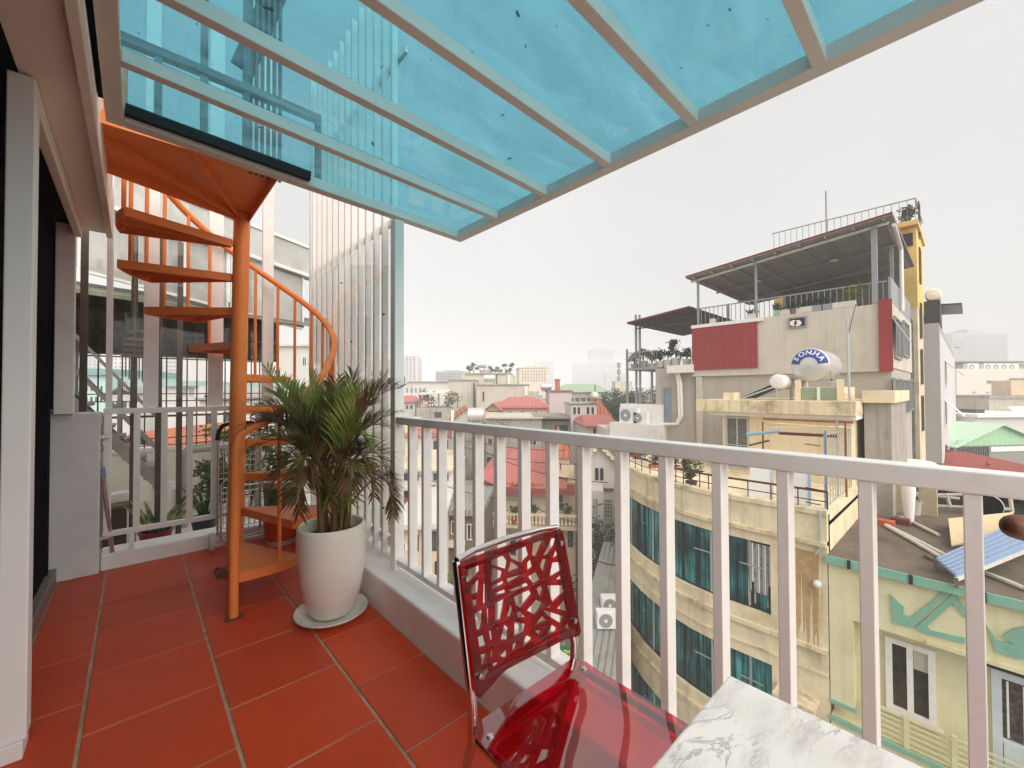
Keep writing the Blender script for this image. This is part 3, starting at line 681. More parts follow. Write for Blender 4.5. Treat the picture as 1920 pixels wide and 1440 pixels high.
# buckets stacked behind the stair
ORP = mat('orange plastic', hexc(196,66,14), .35, var=.08, spec=.5)
WHP = mat('white plastic', (.62,.62,.58), .4, var=.06)
GRP = mat('green print', hexc(52,96,58), .5, var=.5, scale=9, stain=(.55,.55,.48), stain_amt=.8, stain_scale=7)
bx_, by_ = .905, 3.86
b1 = root('paint_tub', 'orange plastic tub with pale base on the tiles behind the stair', 'tub', (bx_, by_, 0))
MB().lathe((bx_,by_,0), [(.105,.0),(.112,.035),(.113,.04)], 28).build('tub_base', WHP, b1, smooth=True)
MB().lathe((bx_,by_,0), [(.113,.042),(.132,.20),(.137,.20),(.137,.215),(.128,.215),(.12,.08),(.0001,.07)], 28).build('tub_body', ORP, b1, smooth=True)
b3 = root('paint_bucket', 'white bucket with green printed label stacked on the orange tub', 'bucket', (bx_, by_, .215))
MB().lathe((bx_,by_,0), [(.10,.22),(.112,.26),(.113,.27)], 28).build('bucket_base', WHP, b3, smooth=True)
MB().lathe((bx_,by_,0), [(.113,.272),(.118,.31),(.119,.315)], 28).build('orange_band', ORP, b3, smooth=True)
MB().lathe((bx_,by_,0), [(.119,.317),(.13,.47)], 28).build('label_print', GRP, b3, smooth=True)
MB().lathe((bx_,by_,0), [(.131,.472),(.137,.50),(.14,.50),(.14,.52),(.0001,.525)], 28).build('lid', WHP, b3, smooth=True)

# gate latch by the pillar
lt_ = root('gate_latch', 'thin steel latch rod in brackets beside the grey pillar', 'latch', (-.165, 4.1, .15))
MB().tube([(-.168,4.10,.16),(-.168,4.10,1.02)], .006, 8).build('rod', ALU, lt_)
for z in (.22,.93): MB().box(-.175,-.13,4.092,4.108,z,z+.02).build('bracket', ALU, lt_)

# ================================================================== A PERSON'S HAND REACHING IN FROM THE RIGHT
SKIN = mat('skin', hexc(112,66,48), .55, var=.10, scale=30, bump=.15, bump_scale=220)
def person_hand():
    tip = A(1884,984,d=.27); 
    ax = (A(2010,1045,d=.31)-tip).normalized(); up0 = Vector((0,0,1)); sd = ax.cross(up0).normalized(); up = sd.cross(ax)
    me = bpy.data.meshes.new('person'); vs = []; es = []; rs = []
    def chain(start, pts):
        prev = start
        for p, r in pts:
            vs.append(p); rs.append(r); i = len(vs)-1
            if prev is not None: es.append((prev, i))
            prev = i
        return prev
    wrist = tip+ax*.185
    w = chain(None, [(wrist+ax*.16-up*.03,.036),(wrist+ax*.06-up*.01,.03),(wrist,.027)])
    rootv = 0
    palm_ = chain(w, [(wrist-ax*.035,.030),(wrist-ax*.07,.030)])
    # index finger straight, the other three curled, thumb at the side
    chain(palm_, [(tip+ax*.075+up*.004,.0115),(tip+ax*.045+up*.006,.0098),(tip+ax*.020+up*.003,.0092),(tip+ax*.006,.0070)])
    for k, l in ((1,.030),(2,.028),(3,.024)):
        o = tip+ax*(.085+.004*k)+sd*(.019*k)-up*(.004*k)
        chain(palm_, [(o,.0108),(o-ax*l*.4-up*.018,.0096),(o+ax*.004-up*.036,.0088),(o+ax*.03-up*.034,.0078)])
    o = wrist-ax*.02-sd*.026-up*.012
    chain(palm_, [(o+ax*.01,.012),(o+ax*.004-sd*.002-up*.022,.0108),(o+ax*.002+sd*.012-up*.044,.0085)])
    org = wrist
    me.from_pydata([tuple(p-org) for p in vs], es, [])
    ob = bpy.data.objects.new('person', me); COL.objects.link(ob); ob.location = org
    sk = ob.modifiers.new('skin', 'SKIN'); sk.use_smooth_shade = True
    for i, r in enumerate(rs): me.skin_vertices[0].data[i].radius = (r, r)
    me.skin_vertices[0].data[0].use_root = True
    ss_ = ob.modifiers.new('sub', 'SUBSURF'); ss_.levels = 2; ss_.render_levels = 2
    me.materials.append(SKIN)
    tag(ob, 'person with only a fingertip showing, reaching in in front of the railing', 'person')
person_hand()
# ================================================================== NEIGHBOUR'S TERRACE BEYOND THE END RAILING
NFLOOR = mat('pale terrace tile', (.55,.52,.47), .5, var=.08, scale=3, stain=(.35,.32,.28), stain_amt=.4)
NWALL = mat('cream parapet', (.66,.63,.55), .8, var=.05, scale=4, stain=(.40,.36,.28), stain_amt=.35, streak=.2)
BRN = mat('brown steel', (.10,.075,.055), .5, .2, var=.2, scale=12)
GRYS = mat('grey galvanised steel', (.30,.28,.25), .5, .3, var=.15, scale=10)
OLIVE = mat('dark olive sheet', (.12,.12,.095), .55, var=.2, scale=3, ridges=(0,.22,.05))
OLIVE2 = mat('dark awning underside', (.26,.25,.20), .6, var=.35, scale=2.5, ridges=(1,.16,.05))
fl = tag(MB().box(-5, 1.6, 4.37, 7.75, -.6, -.25).build('terrace_floor', NFLOOR), None, None, kind='structure')
NY = 7.6
pw = root('parapet_wall', 'low cream parapet wall around the neighbouring terrace', 'wall', (-1.5, NY, -.25))
MB().box(-5, 1.6, NY, NY+.15, -.25, .42).build('wall_panel', NWALL, pw)
MB().box(-5, 1.62, NY-.02, NY+.17, .422, .47).build('coping', NWALL, pw, bevel=.008)
fn = root('grid_fence', 'dark thin steel grid fence standing on the cream parapet', 'fence', (-1.5, NY+.07, .47))
vb = MB().box(-.008, .008, NY+.062, NY+.078, .472, 1.95).build('bar', BRN, fn)
for i in range(34):
    x = -2.2+.115*i
    if i == 0: vb.location.x = x
    else: inst(vb, fn, (x,0,0))
for z, h in ((.50,.014),(.60,.014),(.90,.03),(1.12,.014),(1.22,.014),(1.72,.018)):
    MB().box(-2.3, 1.6, NY+.058, NY+.061, z, z+h).build('cross_bar', BRN, fn)
# awning: dark corrugated sheets, curved underside, fascia with clerestory windows
aw = root('awning', 'large dark corrugated awning with curved underside over the neighbouring terrace', 'awning', (-.5, 6.5, 1.8))
ze = 1.80
MB().add([(-5,NY+.2,ze),(1.75,NY+.2,ze-.05),(1.75,NY+.2,2.65),(-5,NY+.2,2.75),(-5,NY+.24,ze),(1.75,NY+.24,ze-.05),(1.75,NY+.24,2.65),(-5,NY+.24,2.75)],
         [(0,1,2,3),(4,7,6,5),(0,4,5,1),(1,5,6,2),(2,6,7,3),(3,7,4,0)]).build('back_sheet', OLIVE, aw)
MB().box(-5, 1.75, NY+.14, NY+.19, ze-.02, ze+.06).build('eave_rail', BRN, aw)
def bent(x0,x1,pts,th):
    m = MB(); n = len(pts)
    for x in (x0,x1):
        for y,z in pts: m.v.append(Vector((x,y,z - .055*(x-x0))))
        for y,z in pts: m.v.append(Vector((x,y,z+th - .055*(x-x0))))
    for i in range(n-1):
        a,b = i,i+1
        m.f += [(a,b,2*n+b,2*n+a),(n+a,3*n+a,3*n+b,n+b)]
    m.f += [(0,n,3*n,2*n),(n-1,2*n+n-1,3*n+n-1,n+n-1)]
    return m
bent(-5,1.75,[(NY+.25,2.78),(7.0,2.74),(6.4,2.66),(6.0,2.58),(5.75,2.50),(5.62,2.44)],.03).build('roof_sheet', OLIVE2, aw)
for i in range(7):
    x = -2.4+.65*i; MB().bar((x,NY+.2,2.74-.055*(x+5)),(x,5.75,2.46-.055*(x+5)),.03,.04).build('rafter', BRN, aw)
for z in (2.05,2.35): MB().box(-5,1.75,NY+.15,NY+.2,z,z+.03).build('girt', BRN, aw)
GBAND = mat('grey fascia', (.56,.55,.53), .6, var=.1, scale=3, stain=(.2,.19,.17), stain_amt=.4)
NGL = mat('grey window glass', (.36,.35,.33), .08, var=.3, scale=1.5, spec=.6)
up = root('neighbour_storey', 'grey upper storey of the neighbouring house with white framed clerestory windows', 'house', (0, 5.6, 2.9))
zt = lambda x: 3.38-.19*(x-.15)                       # the roof line falls to the right
def strip(x0, x1, o0, o1, y0, y1): return MB().add([(x0,y0,zt(x0)+o0),(x1,y0,zt(x1)+o0),(x1,y1,zt(x1)+o0),(x0,y1,zt(x0)+o0),(x0,y0,zt(x0)+o1),(x1,y0,zt(x1)+o1),(x1,y1,zt(x1)+o1),(x0,y1,zt(x0)+o1)],[(0,3,2,1),(4,5,6,7),(0,1,5,4),(1,2,6,5),(2,3,7,6),(3,0,4,7)])
strip(-3, 1.72, -.36, -.04, 5.62, 5.9).build('fascia', GBAND, up)
strip(-3, 1.72, -.038, .0, 5.60, 5.92).build('coping', WHITE, up)
strip(-3, 1.72, -.40, -.362, 5.60, 5.7).build('head_rail', WHITE, up)
wx = -2.4
while wx < 1.5:
    w = strip(wx+.02, wx+.36, -1.05, -.402, 5.68, 5.69).build('window', NGL, up)
    strip(wx, wx+.02, -1.05, -.402, 5.66, 5.70).build('frame', WHITE, w)
    strip(wx+.36, wx+.38, -1.05, -.402, 5.66, 5.70).build('frame', WHITE, w)
    strip(wx+.02, wx+.36, -1.08, -1.052, 5.66, 5.70).build('frame', WHITE, w)
    wx += .40
# brown posts
for px, lab in ((155,'slim brown steel post on the neighbouring terrace beside the grey pillar'),(250,'brown steel post on the neighbouring terrace behind the wooden lantern'),(297,'brown steel post on the neighbouring terrace behind the striped plant'),(336,'brown steel post on the neighbouring terrace between the two plants')):
    yb = 4.75 if px != 336 else 5.3
    x = A(px,800,Y=yb).x; b = MB().box(x-.022, x+.022, yb-.022, yb+.022, -.25, 2.75)
    o = b.build('steel_post', BRN); tag(o, lab, 'post', 'brown posts on the neighbouring terrace')
# grey drain column
x = A(345,900,Y=5.9).x
o = MB().tube([(x,5.9,-.25),(x,5.9,.55),(x+.03,5.9,.60),(x+.5,5.9,.63)], .045, 14).build('drain_pipe', GRYS, None, smooth=True); tag(o, 'thick grey drain pipe with an elbow on the neighbouring terrace', 'pipe')
# steel stair going up to the left
ns = root('steel_stair', 'narrow grey steel stair with handrails climbing from the neighbouring terrace', 'staircase', (.3, 6.2, -.25))
p_lo, p_hi = A(300,905,Y=6.2), A(125,742,Y=6.2)
dv = (p_hi-p_lo)
p_hi = p_hi+dv*.4
for yy in (6.0,6.5): MB().bar((p_lo.x,yy,p_lo.z),(p_hi.x,yy,p_hi.z),.04,.10).build('stringer', GRYS, ns)
for i in range(12):
    p = p_lo+(p_hi-p_lo)*(i+.5)/12; MB().box(p.x-.10,p.x+.10,6.021,6.479,p.z+.02,p.z+.045).build('step', GRYS, ns)
for yy in (6.0,6.5):
    for h in (.35,.7): MB().bar((p_lo.x,yy,p_lo.z+h),(p_hi.x,yy,p_hi.z+h),.03,.03).build('handrail', GRYS, ns)
    for i in range(4):
        p = p_lo+(p_hi-p_lo)*i/3; MB().box(p.x-.012,p.x+.012,yy-.012,yy+.012,p.z+.02,p.z+.7).build('rail_post', GRYS, ns)
MB().box(p_lo.x-.06,p_lo.x+.14,5.97,6.53,-.25,p_lo.z-.05).build('foot_block', NWALL, ns)
# snake plants
SNK = leafmat('striped sword leaf', (.035,.06,.02), (.30,.33,.14)); SNK2 = leafmat('dark sword leaf', (.025,.045,.018), (.06,.09,.03))
REDP = mat('red glazed pot', hexc(120,22,24), .35, var=.1); BLKP = mat('black pot', (.03,.03,.03), .5)
def sword(lab, c, spread, n, L_, m1, potm, r, h, seed, leafname='leaf'):
    rg = random.Random(seed); c = V(c); rt = root('snake_plant', lab, 'plant', tuple(c))
    MB().lathe(c, [(r*.72,0),(r,h),(r*1.08,h),(r*1.08,h+.015),(r*.95,h+.015),(r*.9,h*.8),(.0001,h*.8)], 20).build('pot', potm, rt, smooth=True)
    for i in range(n):
        a = i*2.4+rg.uniform(-.3,.3); s = spread*rg.uniform(.4,1); l = L_*rg.uniform(.75,1.1)
        d = Vector((math.cos(a)*s, math.sin(a)*s, 1)).normalized(); sd = d.cross(Vector((-math.sin(a+.6),math.cos(a+.6),.2))).normalized()
        m = MB(); vs = []
        for j in range(7):
            t = j/6; p = c+Vector((0,0,h*.8))+d*l*t+Vector((math.cos(a),math.sin(a),-.4))*(s*l*.35*t*t); w = .028*(1-t**2.2)*(.7+.5*t)+.001
            vs += [p-sd*w, p+d.cross(sd)*.004, p+sd*w]
        m.add(vs, [q for j in range(6) for q in ((3*j,3*j+1,3*j+4,3*j+3),(3*j+1,3*j+2,3*j+5,3*j+4))])
        m.build('leaf', m1, rt)
sword('snake plant with broad yellow striped leaves in a red pot', A(292,1035,Y=4.62), .9, 11, .42, SNK, REDP, .11, .17, 1)
sword('dark green snake plant in a black pot beside the trolley', A(383,1000,Y=5.0), .55, 10, .40, SNK2, BLKP, .11, .15, 2)
# planter with leafy shrubs along the parapet behind the trolley
def leaf_cloud(m, c, r, n, ls, rg, flat=.6, sc=(1,1,1)):
    for _ in range(n):
        u = Vector((rg.gauss(0,1),rg.gauss(0,1),rg.gauss(0,1))).normalized()*(rg.random()**.4)
        p = V(c)+Vector((u.x*r*sc[0],u.y*r*sc[1],u.z*r*sc[2])); d = Vector((rg.uniform(-1,1),rg.uniform(-1,1),rg.uniform(-flat,flat))).normalized()
        s = d.cross(Vector((rg.uniform(-1,1),rg.uniform(-1,1),rg.uniform(-1,1)))).normalized(); l = ls*rg.uniform(.6,1.3)
        m.add([p, p+d*l*.5+s*l*.22, p+d*l, p+d*l*.5-s*l*.22], [(0,1,2,3)])
    return m
LEAFG = leafmat('shrub green', (.035,.065,.018), (.09,.13,.035)); LEAFY = leafmat('lime green', (.12,.17,.02), (.20,.24,.04))
LEAFD = leafmat('dark tree green', (.022,.040,.014), (.055,.080,.026)); LEAFO = leafmat('dry olive', (.06,.065,.025), (.10,.09,.045))
WOODB = mat('bark', (.09,.065,.045), .9, var=.3, scale=20)
def shrub(name, lab, cat, c, h, r, n, ls, lm, seed, group=None, pot=None, sc=(1,1,1), stems=4):
    rg = random.Random(seed); c = V(c); rt = root(name, lab, cat, tuple(c), group=group)
    b = 0
    if pot is not None:
        MB().lathe(c, [(r*.45,0),(r*.55,h*.28),(r*.6,h*.28),(r*.6,h*.31),(r*.5,h*.31),(.0001,h*.27)], 14).build('pot', pot, rt, smooth=True); b = h*.28
    m = MB()
    for i in range(stems):
        a = rg.uniform(0,6.28); m.tube([c+Vector((0,0,b)), c+Vector((math.cos(a)*r*.25,math.sin(a)*r*.25,b+(h-b)*.5)), c+Vector((math.cos(a)*r*.6,math.sin(a)*r*.6,b+(h-b)*.85))], [r*.05,r*.035,r*.015], 5)
    m.build('stem', WOODB, rt)
    m = MB()
    for i in range(max(3,n//60)):
        a = rg.uniform(0,6.28); q = rg.random()**.5*r*.75; z = b+(h-b)*rg.uniform(.25,.95)
        leaf_cloud(m, c+Vector((math.cos(a)*q*sc[0],math.sin(a)*q*sc[1],z)), r*rg.uniform(.25,.45), 60, ls, rg)
    m.build('foliage', lm, rt); return rt
for i, (px, py, yy, h, r, lm, lab) in enumerate(((405,935,6.6,.95,.28,LEAFG,'tall leafy green shrub against the neighbouring parapet'),(425,870,7.0,1.1,.30,LEAFY,'lime green leafy shrub behind the shopping trolley'),
        (470,900,6.2,1.0,.32,LEAFG,'dense green shrub on the terrace behind the orange stair'),(500,800,7.2,.7,.3,LEAFD,'small dark shrub by the fence behind the palm'))):
    q = A(px,py,Y=yy); shrub('shrub', lab, 'shrub', (q.x,yy,-.25), max(.5,q.z+.25+h*.5), r, 900, .07, lm, 20+i)
# wooden lantern hanging behind the stair, with chimes
WOOD = mat('weathered wood', (.20,.155,.11), .8, var=.3, scale=16)
lx, ly = A(252,660,Y=4.6).x, 4.6
lz = A(252,700,Y=4.6).z
lan = root('wooden_lantern', 'small tiered wooden pagoda lantern with chimes hanging beyond the slats', 'lantern', (lx, ly, lz))
for z, w in ((.0,.135),(.045,.11),(.09,.105),(.135,.09),(.20,.08)):
    MB().box(lx-w/2-.01,lx+w/2+.01,ly-w/2,ly+w/2,lz+.13+z,lz+.155+z).build('tier', WOOD, lan)
MB().tube([(lx,ly,lz+.15),(lx,ly,lz+.5),(lx,ly,2.7)], [.012,.008,.003], 6).build('hanger', WOOD, lan)
for i in range(6):
    MB().tube([(lx-.05+.02*i,ly+(.02 if i%2 else -.02),lz+.13),(lx-.05+.02*i,ly+(.02 if i%2 else -.02),lz-.03-.02*(i%3))], .004, 6).build('chime', WOOD, lan)
# brown cabinet and white cushion at the left
cb = root('cabinet', 'small brown wooden cabinet standing on the neighbouring terrace beside the stair foot', 'cabinet', (-.15, 5.2, -.25))
cc = A(218,960,Y=5.2)
MB().box(cc.x-.2,cc.x+.07,5.1,5.5,-.19,.22).build('carcass', mat('dark brown wood',(.07,.045,.03),.5,var=.2), cb, bevel=.006)
MB().box(cc.x-.2,cc.x+.09,5.08,5.52,.222,.25).build('cabinet_top', WOOD, cb)
for dx in (-.17,.04): MB().box(cc.x+dx-.015,cc.x+dx+.015,5.13,5.16,-.25,-.19).build('leg', BRN, cb)
cu = MB().box(-.11,.11,-.04,.04,-.05,.05); o = cu.build('towel', WHITE, None, bevel=.02); o.location=(cc.x-.02,5.2,.30); o.rotation_euler=(0,.0,.2); tag(o,'folded white towel lying on the brown cabinet','towel')
o.location.z = .30
# ================================================================== THE STREET: BUILDINGS OPPOSITE
GND = -17
ASPH = mat('asphalt and paving', (.16,.155,.15), .9, var=.25, scale=.3)
tag(MB().box(-1500, 2600, -1500, 2600, GND-.5, GND).build('ground', ASPH), None, None, kind='structure')
def win(par, ax, c, a0, a1, z0, z1, fm, pm, mull=1, trans=(), fw=.05, out=.05, name='window', paneout=.012):
    """window on a plane (ax 'x': X=c seen from -X; 'y': Y=c seen from -Y; 'l': local y=c)"""
    def bxx(m, u0, u1, o0, o1, w0, w1):
        if ax == 'x': m.box(c-o1, c-o0, u0, u1, w0, w1)
        else: m.box(u0, u1, c-o1, c-o0, w0, w1)
        return m
    w = bxx(MB(), a0+fw*.5, a1-fw*.5, .0, paneout, z0+fw*.5, z1-fw*.5).build(name, pm, par)
    m = MB()
    bxx(m, a0, a0+fw, .002, out, z0, z1); bxx(m, a1-fw, a1, .002, out, z0, z1)
    bxx(m, a0+fw, a1-fw, .002, out, z0, z0+fw); bxx(m, a0+fw, a1-fw, .002, out, z1-fw, z1)
    for i in range(1, mull+1):
        u = a0+(a1-a0)*i/(mull+1); bxx(m, u-fw*.45, u+fw*.45, .003, out*.9, z0+fw, z1-fw)
    for t in trans:
        zz = z0+(z1-z0)*t; bxx(m, a0+fw, a1-fw, .004, out*.8, zz-fw*.35, zz+fw*.35)
    m.build('frame', fm, w); return w
def px2(x, y, X): p = A(x, y, X=X); return p.y, p.z
YEL = mat('yellow stained plaster', hexc(232,218,184), .85, var=.05, scale=2.5, stain=hexc(160,128,88), stain_amt=.5, streak=.4, bump=.15, stain_scale=1.1)
YEL2 = mat('yellow clean plaster', hexc(236,218,184), .85, var=.05, scale=2.5, stain=hexc(170,140,95), stain_amt=.35, streak=.2, bump=.1)
CORN = mat('yellow cornice', hexc(230,214,178), .85, var=.06, scale=3, stain=hexc(120,94,66), stain_amt=.85, streak=.5, bump=.15)
TEALC = None
def curtain():
    m, t, N, L = nt('teal curtain behind glass')
    o = N.new('ShaderNodeOutputMaterial'); b = N.new('ShaderNodeBsdfPrincipled'); L.new(b.outputs[0], o.inputs[0]); b.inputs['Roughness'].default_value = .25; b.inputs['Coat Weight'].default_value = .35; b.inputs['Coat Roughness'].default_value = .03
    tc = N.new('ShaderNodeTexCoord'); mp = N.new('ShaderNodeMapping'); mp.inputs['Scale'].default_value = (9,9,.35); L.new(tc.outputs['Object'], mp.inputs[0])
    n = N.new('ShaderNodeTexNoise'); n.inputs['Scale'].default_value = 1.5; n.inputs['Detail'].default_value = 4; L.new(mp.outputs[0], n.inputs['Vector'])
    n2 = N.new('ShaderNodeTexNoise'); n2.inputs['Scale'].default_value = .9; L.new(tc.outputs['Object'], n2.inputs['Vector'])
    r = N.new('ShaderNodeValToRGB'); e = r.color_ramp.elements; e[0].position = .36; e[0].color = (.008,.032,.04,1); e[1].position = .64; e[1].color = (.07,.36,.36,1)
    x = e.new(.5); x.color = (.025,.16,.17,1); L.new(n.outputs[0], r.inputs[0])
    r2 = N.new('ShaderNodeMapRange'); r2.inputs['From Min'].default_value = .40; r2.inputs['From Max'].default_value = .58; r2.inputs['To Min'].default_value = .25; r2.inputs['To Max'].default_value = 1.15; L.new(n2.outputs[0], r2.inputs[0])
    s = N.new('ShaderNodeVectorMath'); s.operation = 'SCALE'; L.new(r.outputs[0], s.inputs[0]); L.new(r2.outputs[0], s.inputs['Scale']); L.new(s.outputs[0], b.inputs['Base Color']); return m
TEALC = curtain()
DKFR = mat('dark window frame', (.03,.035,.04), .4, .2); STEEL = mat('pale steel frame', (.50,.52,.52), .35, .4)
# ---- curved yellow building: facade line in plan
arc = [(12.0,2.30),(12.0,3.48),(12.0,4.56),(12.03,5.06),(12.12,5.6),(12.28,6.15),(12.62,6.9),(13.10,7.8),(13.75,8.7),(14.6,9.6),(16.0,10.4)]
yb = root('curved_building', 'yellow stained building with curved front, teal curtained window bands and a roof terrace', 'building', (13, 5, GND))
def band(z0, z1, out, name, mtl, lo=0, hi=None, inn=3.0):
    """wall band following the curve, proud by out"""
    pts = arc[lo:hi]; m = MB(); n = len(pts); off = []
    for i, (x, y) in enumerate(pts):
        a = Vector(pts[max(i-1,0)]); b = Vector(pts[min(i+1,n-1)]); t = (b-a).normalized(); nn = Vector((-t.y, t.x)); 
        if nn.x > 0: nn = -nn
        off.append((x+nn.x*out, y+nn.y*out))
    poly = off+[(x+inn, y) for x, y in reversed(pts)]
    m.prism(poly, z0, z1); return m.build(name, mtl, yb)
ZP = -1.59
band(GND, ZP-.12, -.16, 'wall', YEL, inn=10)
WROWS = ((-4.50,-2.70),(-7.47,-5.73),(-10.4,-8.7),(-13.3,-11.6))
tops = [ZP-.121]+[r_[0] for r_ in WROWS]; bots = [r_[1] for r_ in WROWS]+[GND]
for t__, b__ in zip(tops, bots): band(b__, t__, 0, 'spandrel', YEL, inn=.3)
for r_ in WROWS: band(r_[0]+.002, r_[1]-.002, 0, 'pier', YEL, 0, 2, inn=.3)
band(ZP-.118, ZP, .05, 'parapet_coping', CORN, inn=.25)
for zz, h, o_ in ((-2.43,.10,.10),(-4.93,.11,.08),(-5.45,.05,.04),(-7.9,.11,.08)): band(zz, zz+h, o_, 'cornice', CORN, inn=.3)
def arc_pt(s_):
    """point at parameter s_ (index units)"""
    i = min(int(s_), len(arc)-2); f = s_-i; a, b = Vector(arc[i]), Vector(arc[i+1]); p = a+(b-a)*f; t = (b-a).normalized(); n = Vector((-t.y,t.x)); n = -n if n.x > 0 else n
    return p, n
def arc_window(s0, s1, z0, z1, vm, nseg=6):
    m = MB(); fr2 = {z0: MB(), z1-.04: MB()}; P0 = []
    for i in range(nseg+1):
        p, n = arc_pt(s0+(s1-s0)*i/nseg); p = p-n*.155; P0.append((p+n*.012, p+n*.05, p+n*.002))
    for a, b in zip(P0, P0[1:]):
        m.add([(a[0].x,a[0].y,z0),(b[0].x,b[0].y,z0),(b[0].x,b[0].y,z1),(a[0].x,a[0].y,z1)], [(0,1,2,3)])
        for za in (z0, z1-.04): fr2[za].add([(a[2].x,a[2].y,za),(b[2].x,b[2].y,za),(b[1].x,b[1].y,za),(a[1].x,a[1].y,za),(a[2].x,a[2].y,za+.04),(b[2].x,b[2].y,za+.04),(b[1].x,b[1].y,za+.04),(a[1].x,a[1].y,za+.04)],[(0,1,2,3),(7,6,5,4),(3,2,6,7),(0,4,5,1),(0,3,7,4),(1,5,6,2)])
    w = m.build('window', TEALC, yb)
    for fr in fr2.values(): fr.build('frame', DKFR, w)
    for k in range(vm+1):
        p, n = arc_pt(s0+(s1-s0)*k/vm); p = p-n*.155; q = MB().bar((p.x+n.x*.028,p.y+n.y*.028,z0+.04),(p.x+n.x*.028,p.y+n.y*.028,z1-.04),.035,.05); q.build('mullion', STEEL if k == 1 else DKFR, w)
    # one tilted casement
    p, n = arc_pt(s0+(s1-s0)*.72); p = p-n*.155; MB().bar((p.x+n.x*.06,p.y+n.y*.06,z0+(z1-z0)*.62),(p.x+n.x*.06-.02,p.y+n.y*.06-.55,z0+(z1-z0)*.62),.03,.03).build('transom', STEEL, w)
for z0, z1 in ((-4.50,-2.70),(-7.47,-5.73),(-10.4,-8.7),(-13.3,-11.6)):
    arc_window(1.0, 1.98, z0, z1, 2, 2)
    arc_window(2.06, 4.6, z0, z1, 3); arc_window(4.66, 5.9, z0, z1, 2)
    arc_window(5.96, 7.4, z0, z1, 3); arc_window(7.46, 9.0, z0, z1, 3)
# window opening partly boarded (striped shutter)
STR = mat('striped old shutter', (.42,.40,.36), .7, var=.1, stain=(.02,.04,.05), stain_amt=1, streak=1, stain_scale=5)
y0, _ = px2(1395,1050,12); y1, _ = px2(1446,1050,12)
ws_ = (max(y0,y1)-min(y0,y1)-.1)/11
for i in range(11):
    MB().box(12.085+.004*(i%2), 12.112, min(y0,y1)+.05+ws_*i, min(y0,y1)+.05+ws_*(i+.72), -4.05-.3*(i%3==1)+.25*(i%4==0), -2.78).build('shutter_slat', (STEEL, STR, WHITEW)[i%3], yb)
# brown water runs below the end of the cornice
RUNS = mat('brown water stain', hexc(180,146,102), .9, var=.2, scale=4, stain=hexc(208,184,140), stain_amt=.9, streak=1, stain_scale=3)
rgs = random.Random(17)
for i in range(13):
    xx = 1488+i*3.6; yt_ = 1026+i*.9; a = px2(xx,yt_,12); ln = rgs.uniform(.5,2.6); w_ = rgs.uniform(.03,.085)
    k_ = 11.9975-.0004*(i%4)
    MB().prism([(a[0]-w_,a[1]),(a[0]+w_,a[1]),(a[0]+w_*.8,a[1]-ln*.5),(a[0]+w_*.25,a[1]-ln),(a[0]-w_*.3,a[1]-ln*.93),(a[0]-w_*.7,a[1]-ln*.45)], k_, 11.9985, 'yz').build('water_stain', RUNS, yb)
yl, zl_ = px2(1534,1093,12); lamp = MB().lathe((11.93,yl,zl_), [(.0001,-.10),(.07,-.06),(.09,.0),(.06,.06)], 16, 'x').build('wall_lamp', WHITEW, yb, smooth=True)
# air conditioner with louvred cover low on the wall
ya, za = px2(1490,1300,12); yb2, zb2 = px2(1530,1345,12)
acb = MB().box(11.55, 11.995, yb2, ya+.3, zb2, za).build('air_conditioner', WHITEW, yb, bevel=.02)
for i in range(4): MB().box(11.535, 11.548, yb2+.06+.2*i, yb2+.2+.2*i, zb2+.08, za-.08).build('louvre', STEEL, acb)
MB().box(11.5, 11.998, yb2-.08, ya+.35, za+.02, za+.09).build('ac_hood', CORN, yb)
# terrace floor, railing, penthouse
TERR = mat('terracotta terrace', hexc(168,112,92), .8, var=.12, scale=4, stain=hexc(130,100,90), stain_amt=.4)
poly = [(x+.26, y) for x, y in arc]+[(22,10.4),(22,2.3)]
MB().prism(poly, ZP-.40, ZP-.30).build('terrace_floor', TERR, yb)
IRONR = mat('dark red iron', hexc(92,44,38), .6, var=.2)
for h in (.18,.42):
    m = MB(); m.tube([(x+.12,y,ZP+h) for x, y in arc], .03 if h > .3 else .014, 6); m.build('terrace_rail', IRONR, yb)
for s_ in [i*.5 for i in range(0,20)]:
    p, n = arc_pt(s_); MB().tube([(p.x+.12,p.y,ZP),(p.x+.12,p.y,ZP+.42)], .015, 6).build('rail_post', IRONR, yb)
# downpipe, stair bracket at the corner
MB().tube([(11.93,2.42,ZP-.02),(11.93,2.42,-2.5),(11.93,2.5,-2.62)], .03, 8).build('downpipe', STEEL, yb)
XP = 16.0
pl, pt_ = px2(1355,790,XP)[0], px2(1355,775,XP)[1]
pr_ = px2(1596,800,XP)[0]
MB().box(XP, XP+5, pr_, pl, ZP-.30, pt_+.03).build('penthouse_wall', YEL2, yb)
zs0, zs1 = px2(1400,772,XP)[1], px2(1400,750,XP)[1]
ys0, ys1 = px2(1604,780,XP-.5)[0], px2(1305,760,XP-.5)[0]
MB().box(XP-.5, XP+5, ys0, ys1, zs0, zs1).build('roof_slab', CORN, yb)
MB().box(XP-.3, XP+5, ys0+.02, ys1-.4, zs0-.14, zs0-.003).build('slab_beam', WHITEW, yb)
MB().box(XP+.6, XP+5, ys0-.75, ys0-.01, zs1-.05, zs1+.32).build('roof_upstand', YEL2, yb)
MB().box(XP+.8, XP+5, ys0-.65, ys0-.02, GND, zs1-.06).build('side_wall', mat('grey stained concrete', (.42,.39,.35), .9, var=.12, scale=2, stain=(.22,.19,.16), stain_amt=.6, streak=.7), yb)
SHUT = mat('grey shutter', (.26,.26,.25), .5, .3, var=.1, ridges=(2,.09,.03))
d0, dz1 = px2(1362,781,XP); d1, dz0 = px2(1405,880,XP)
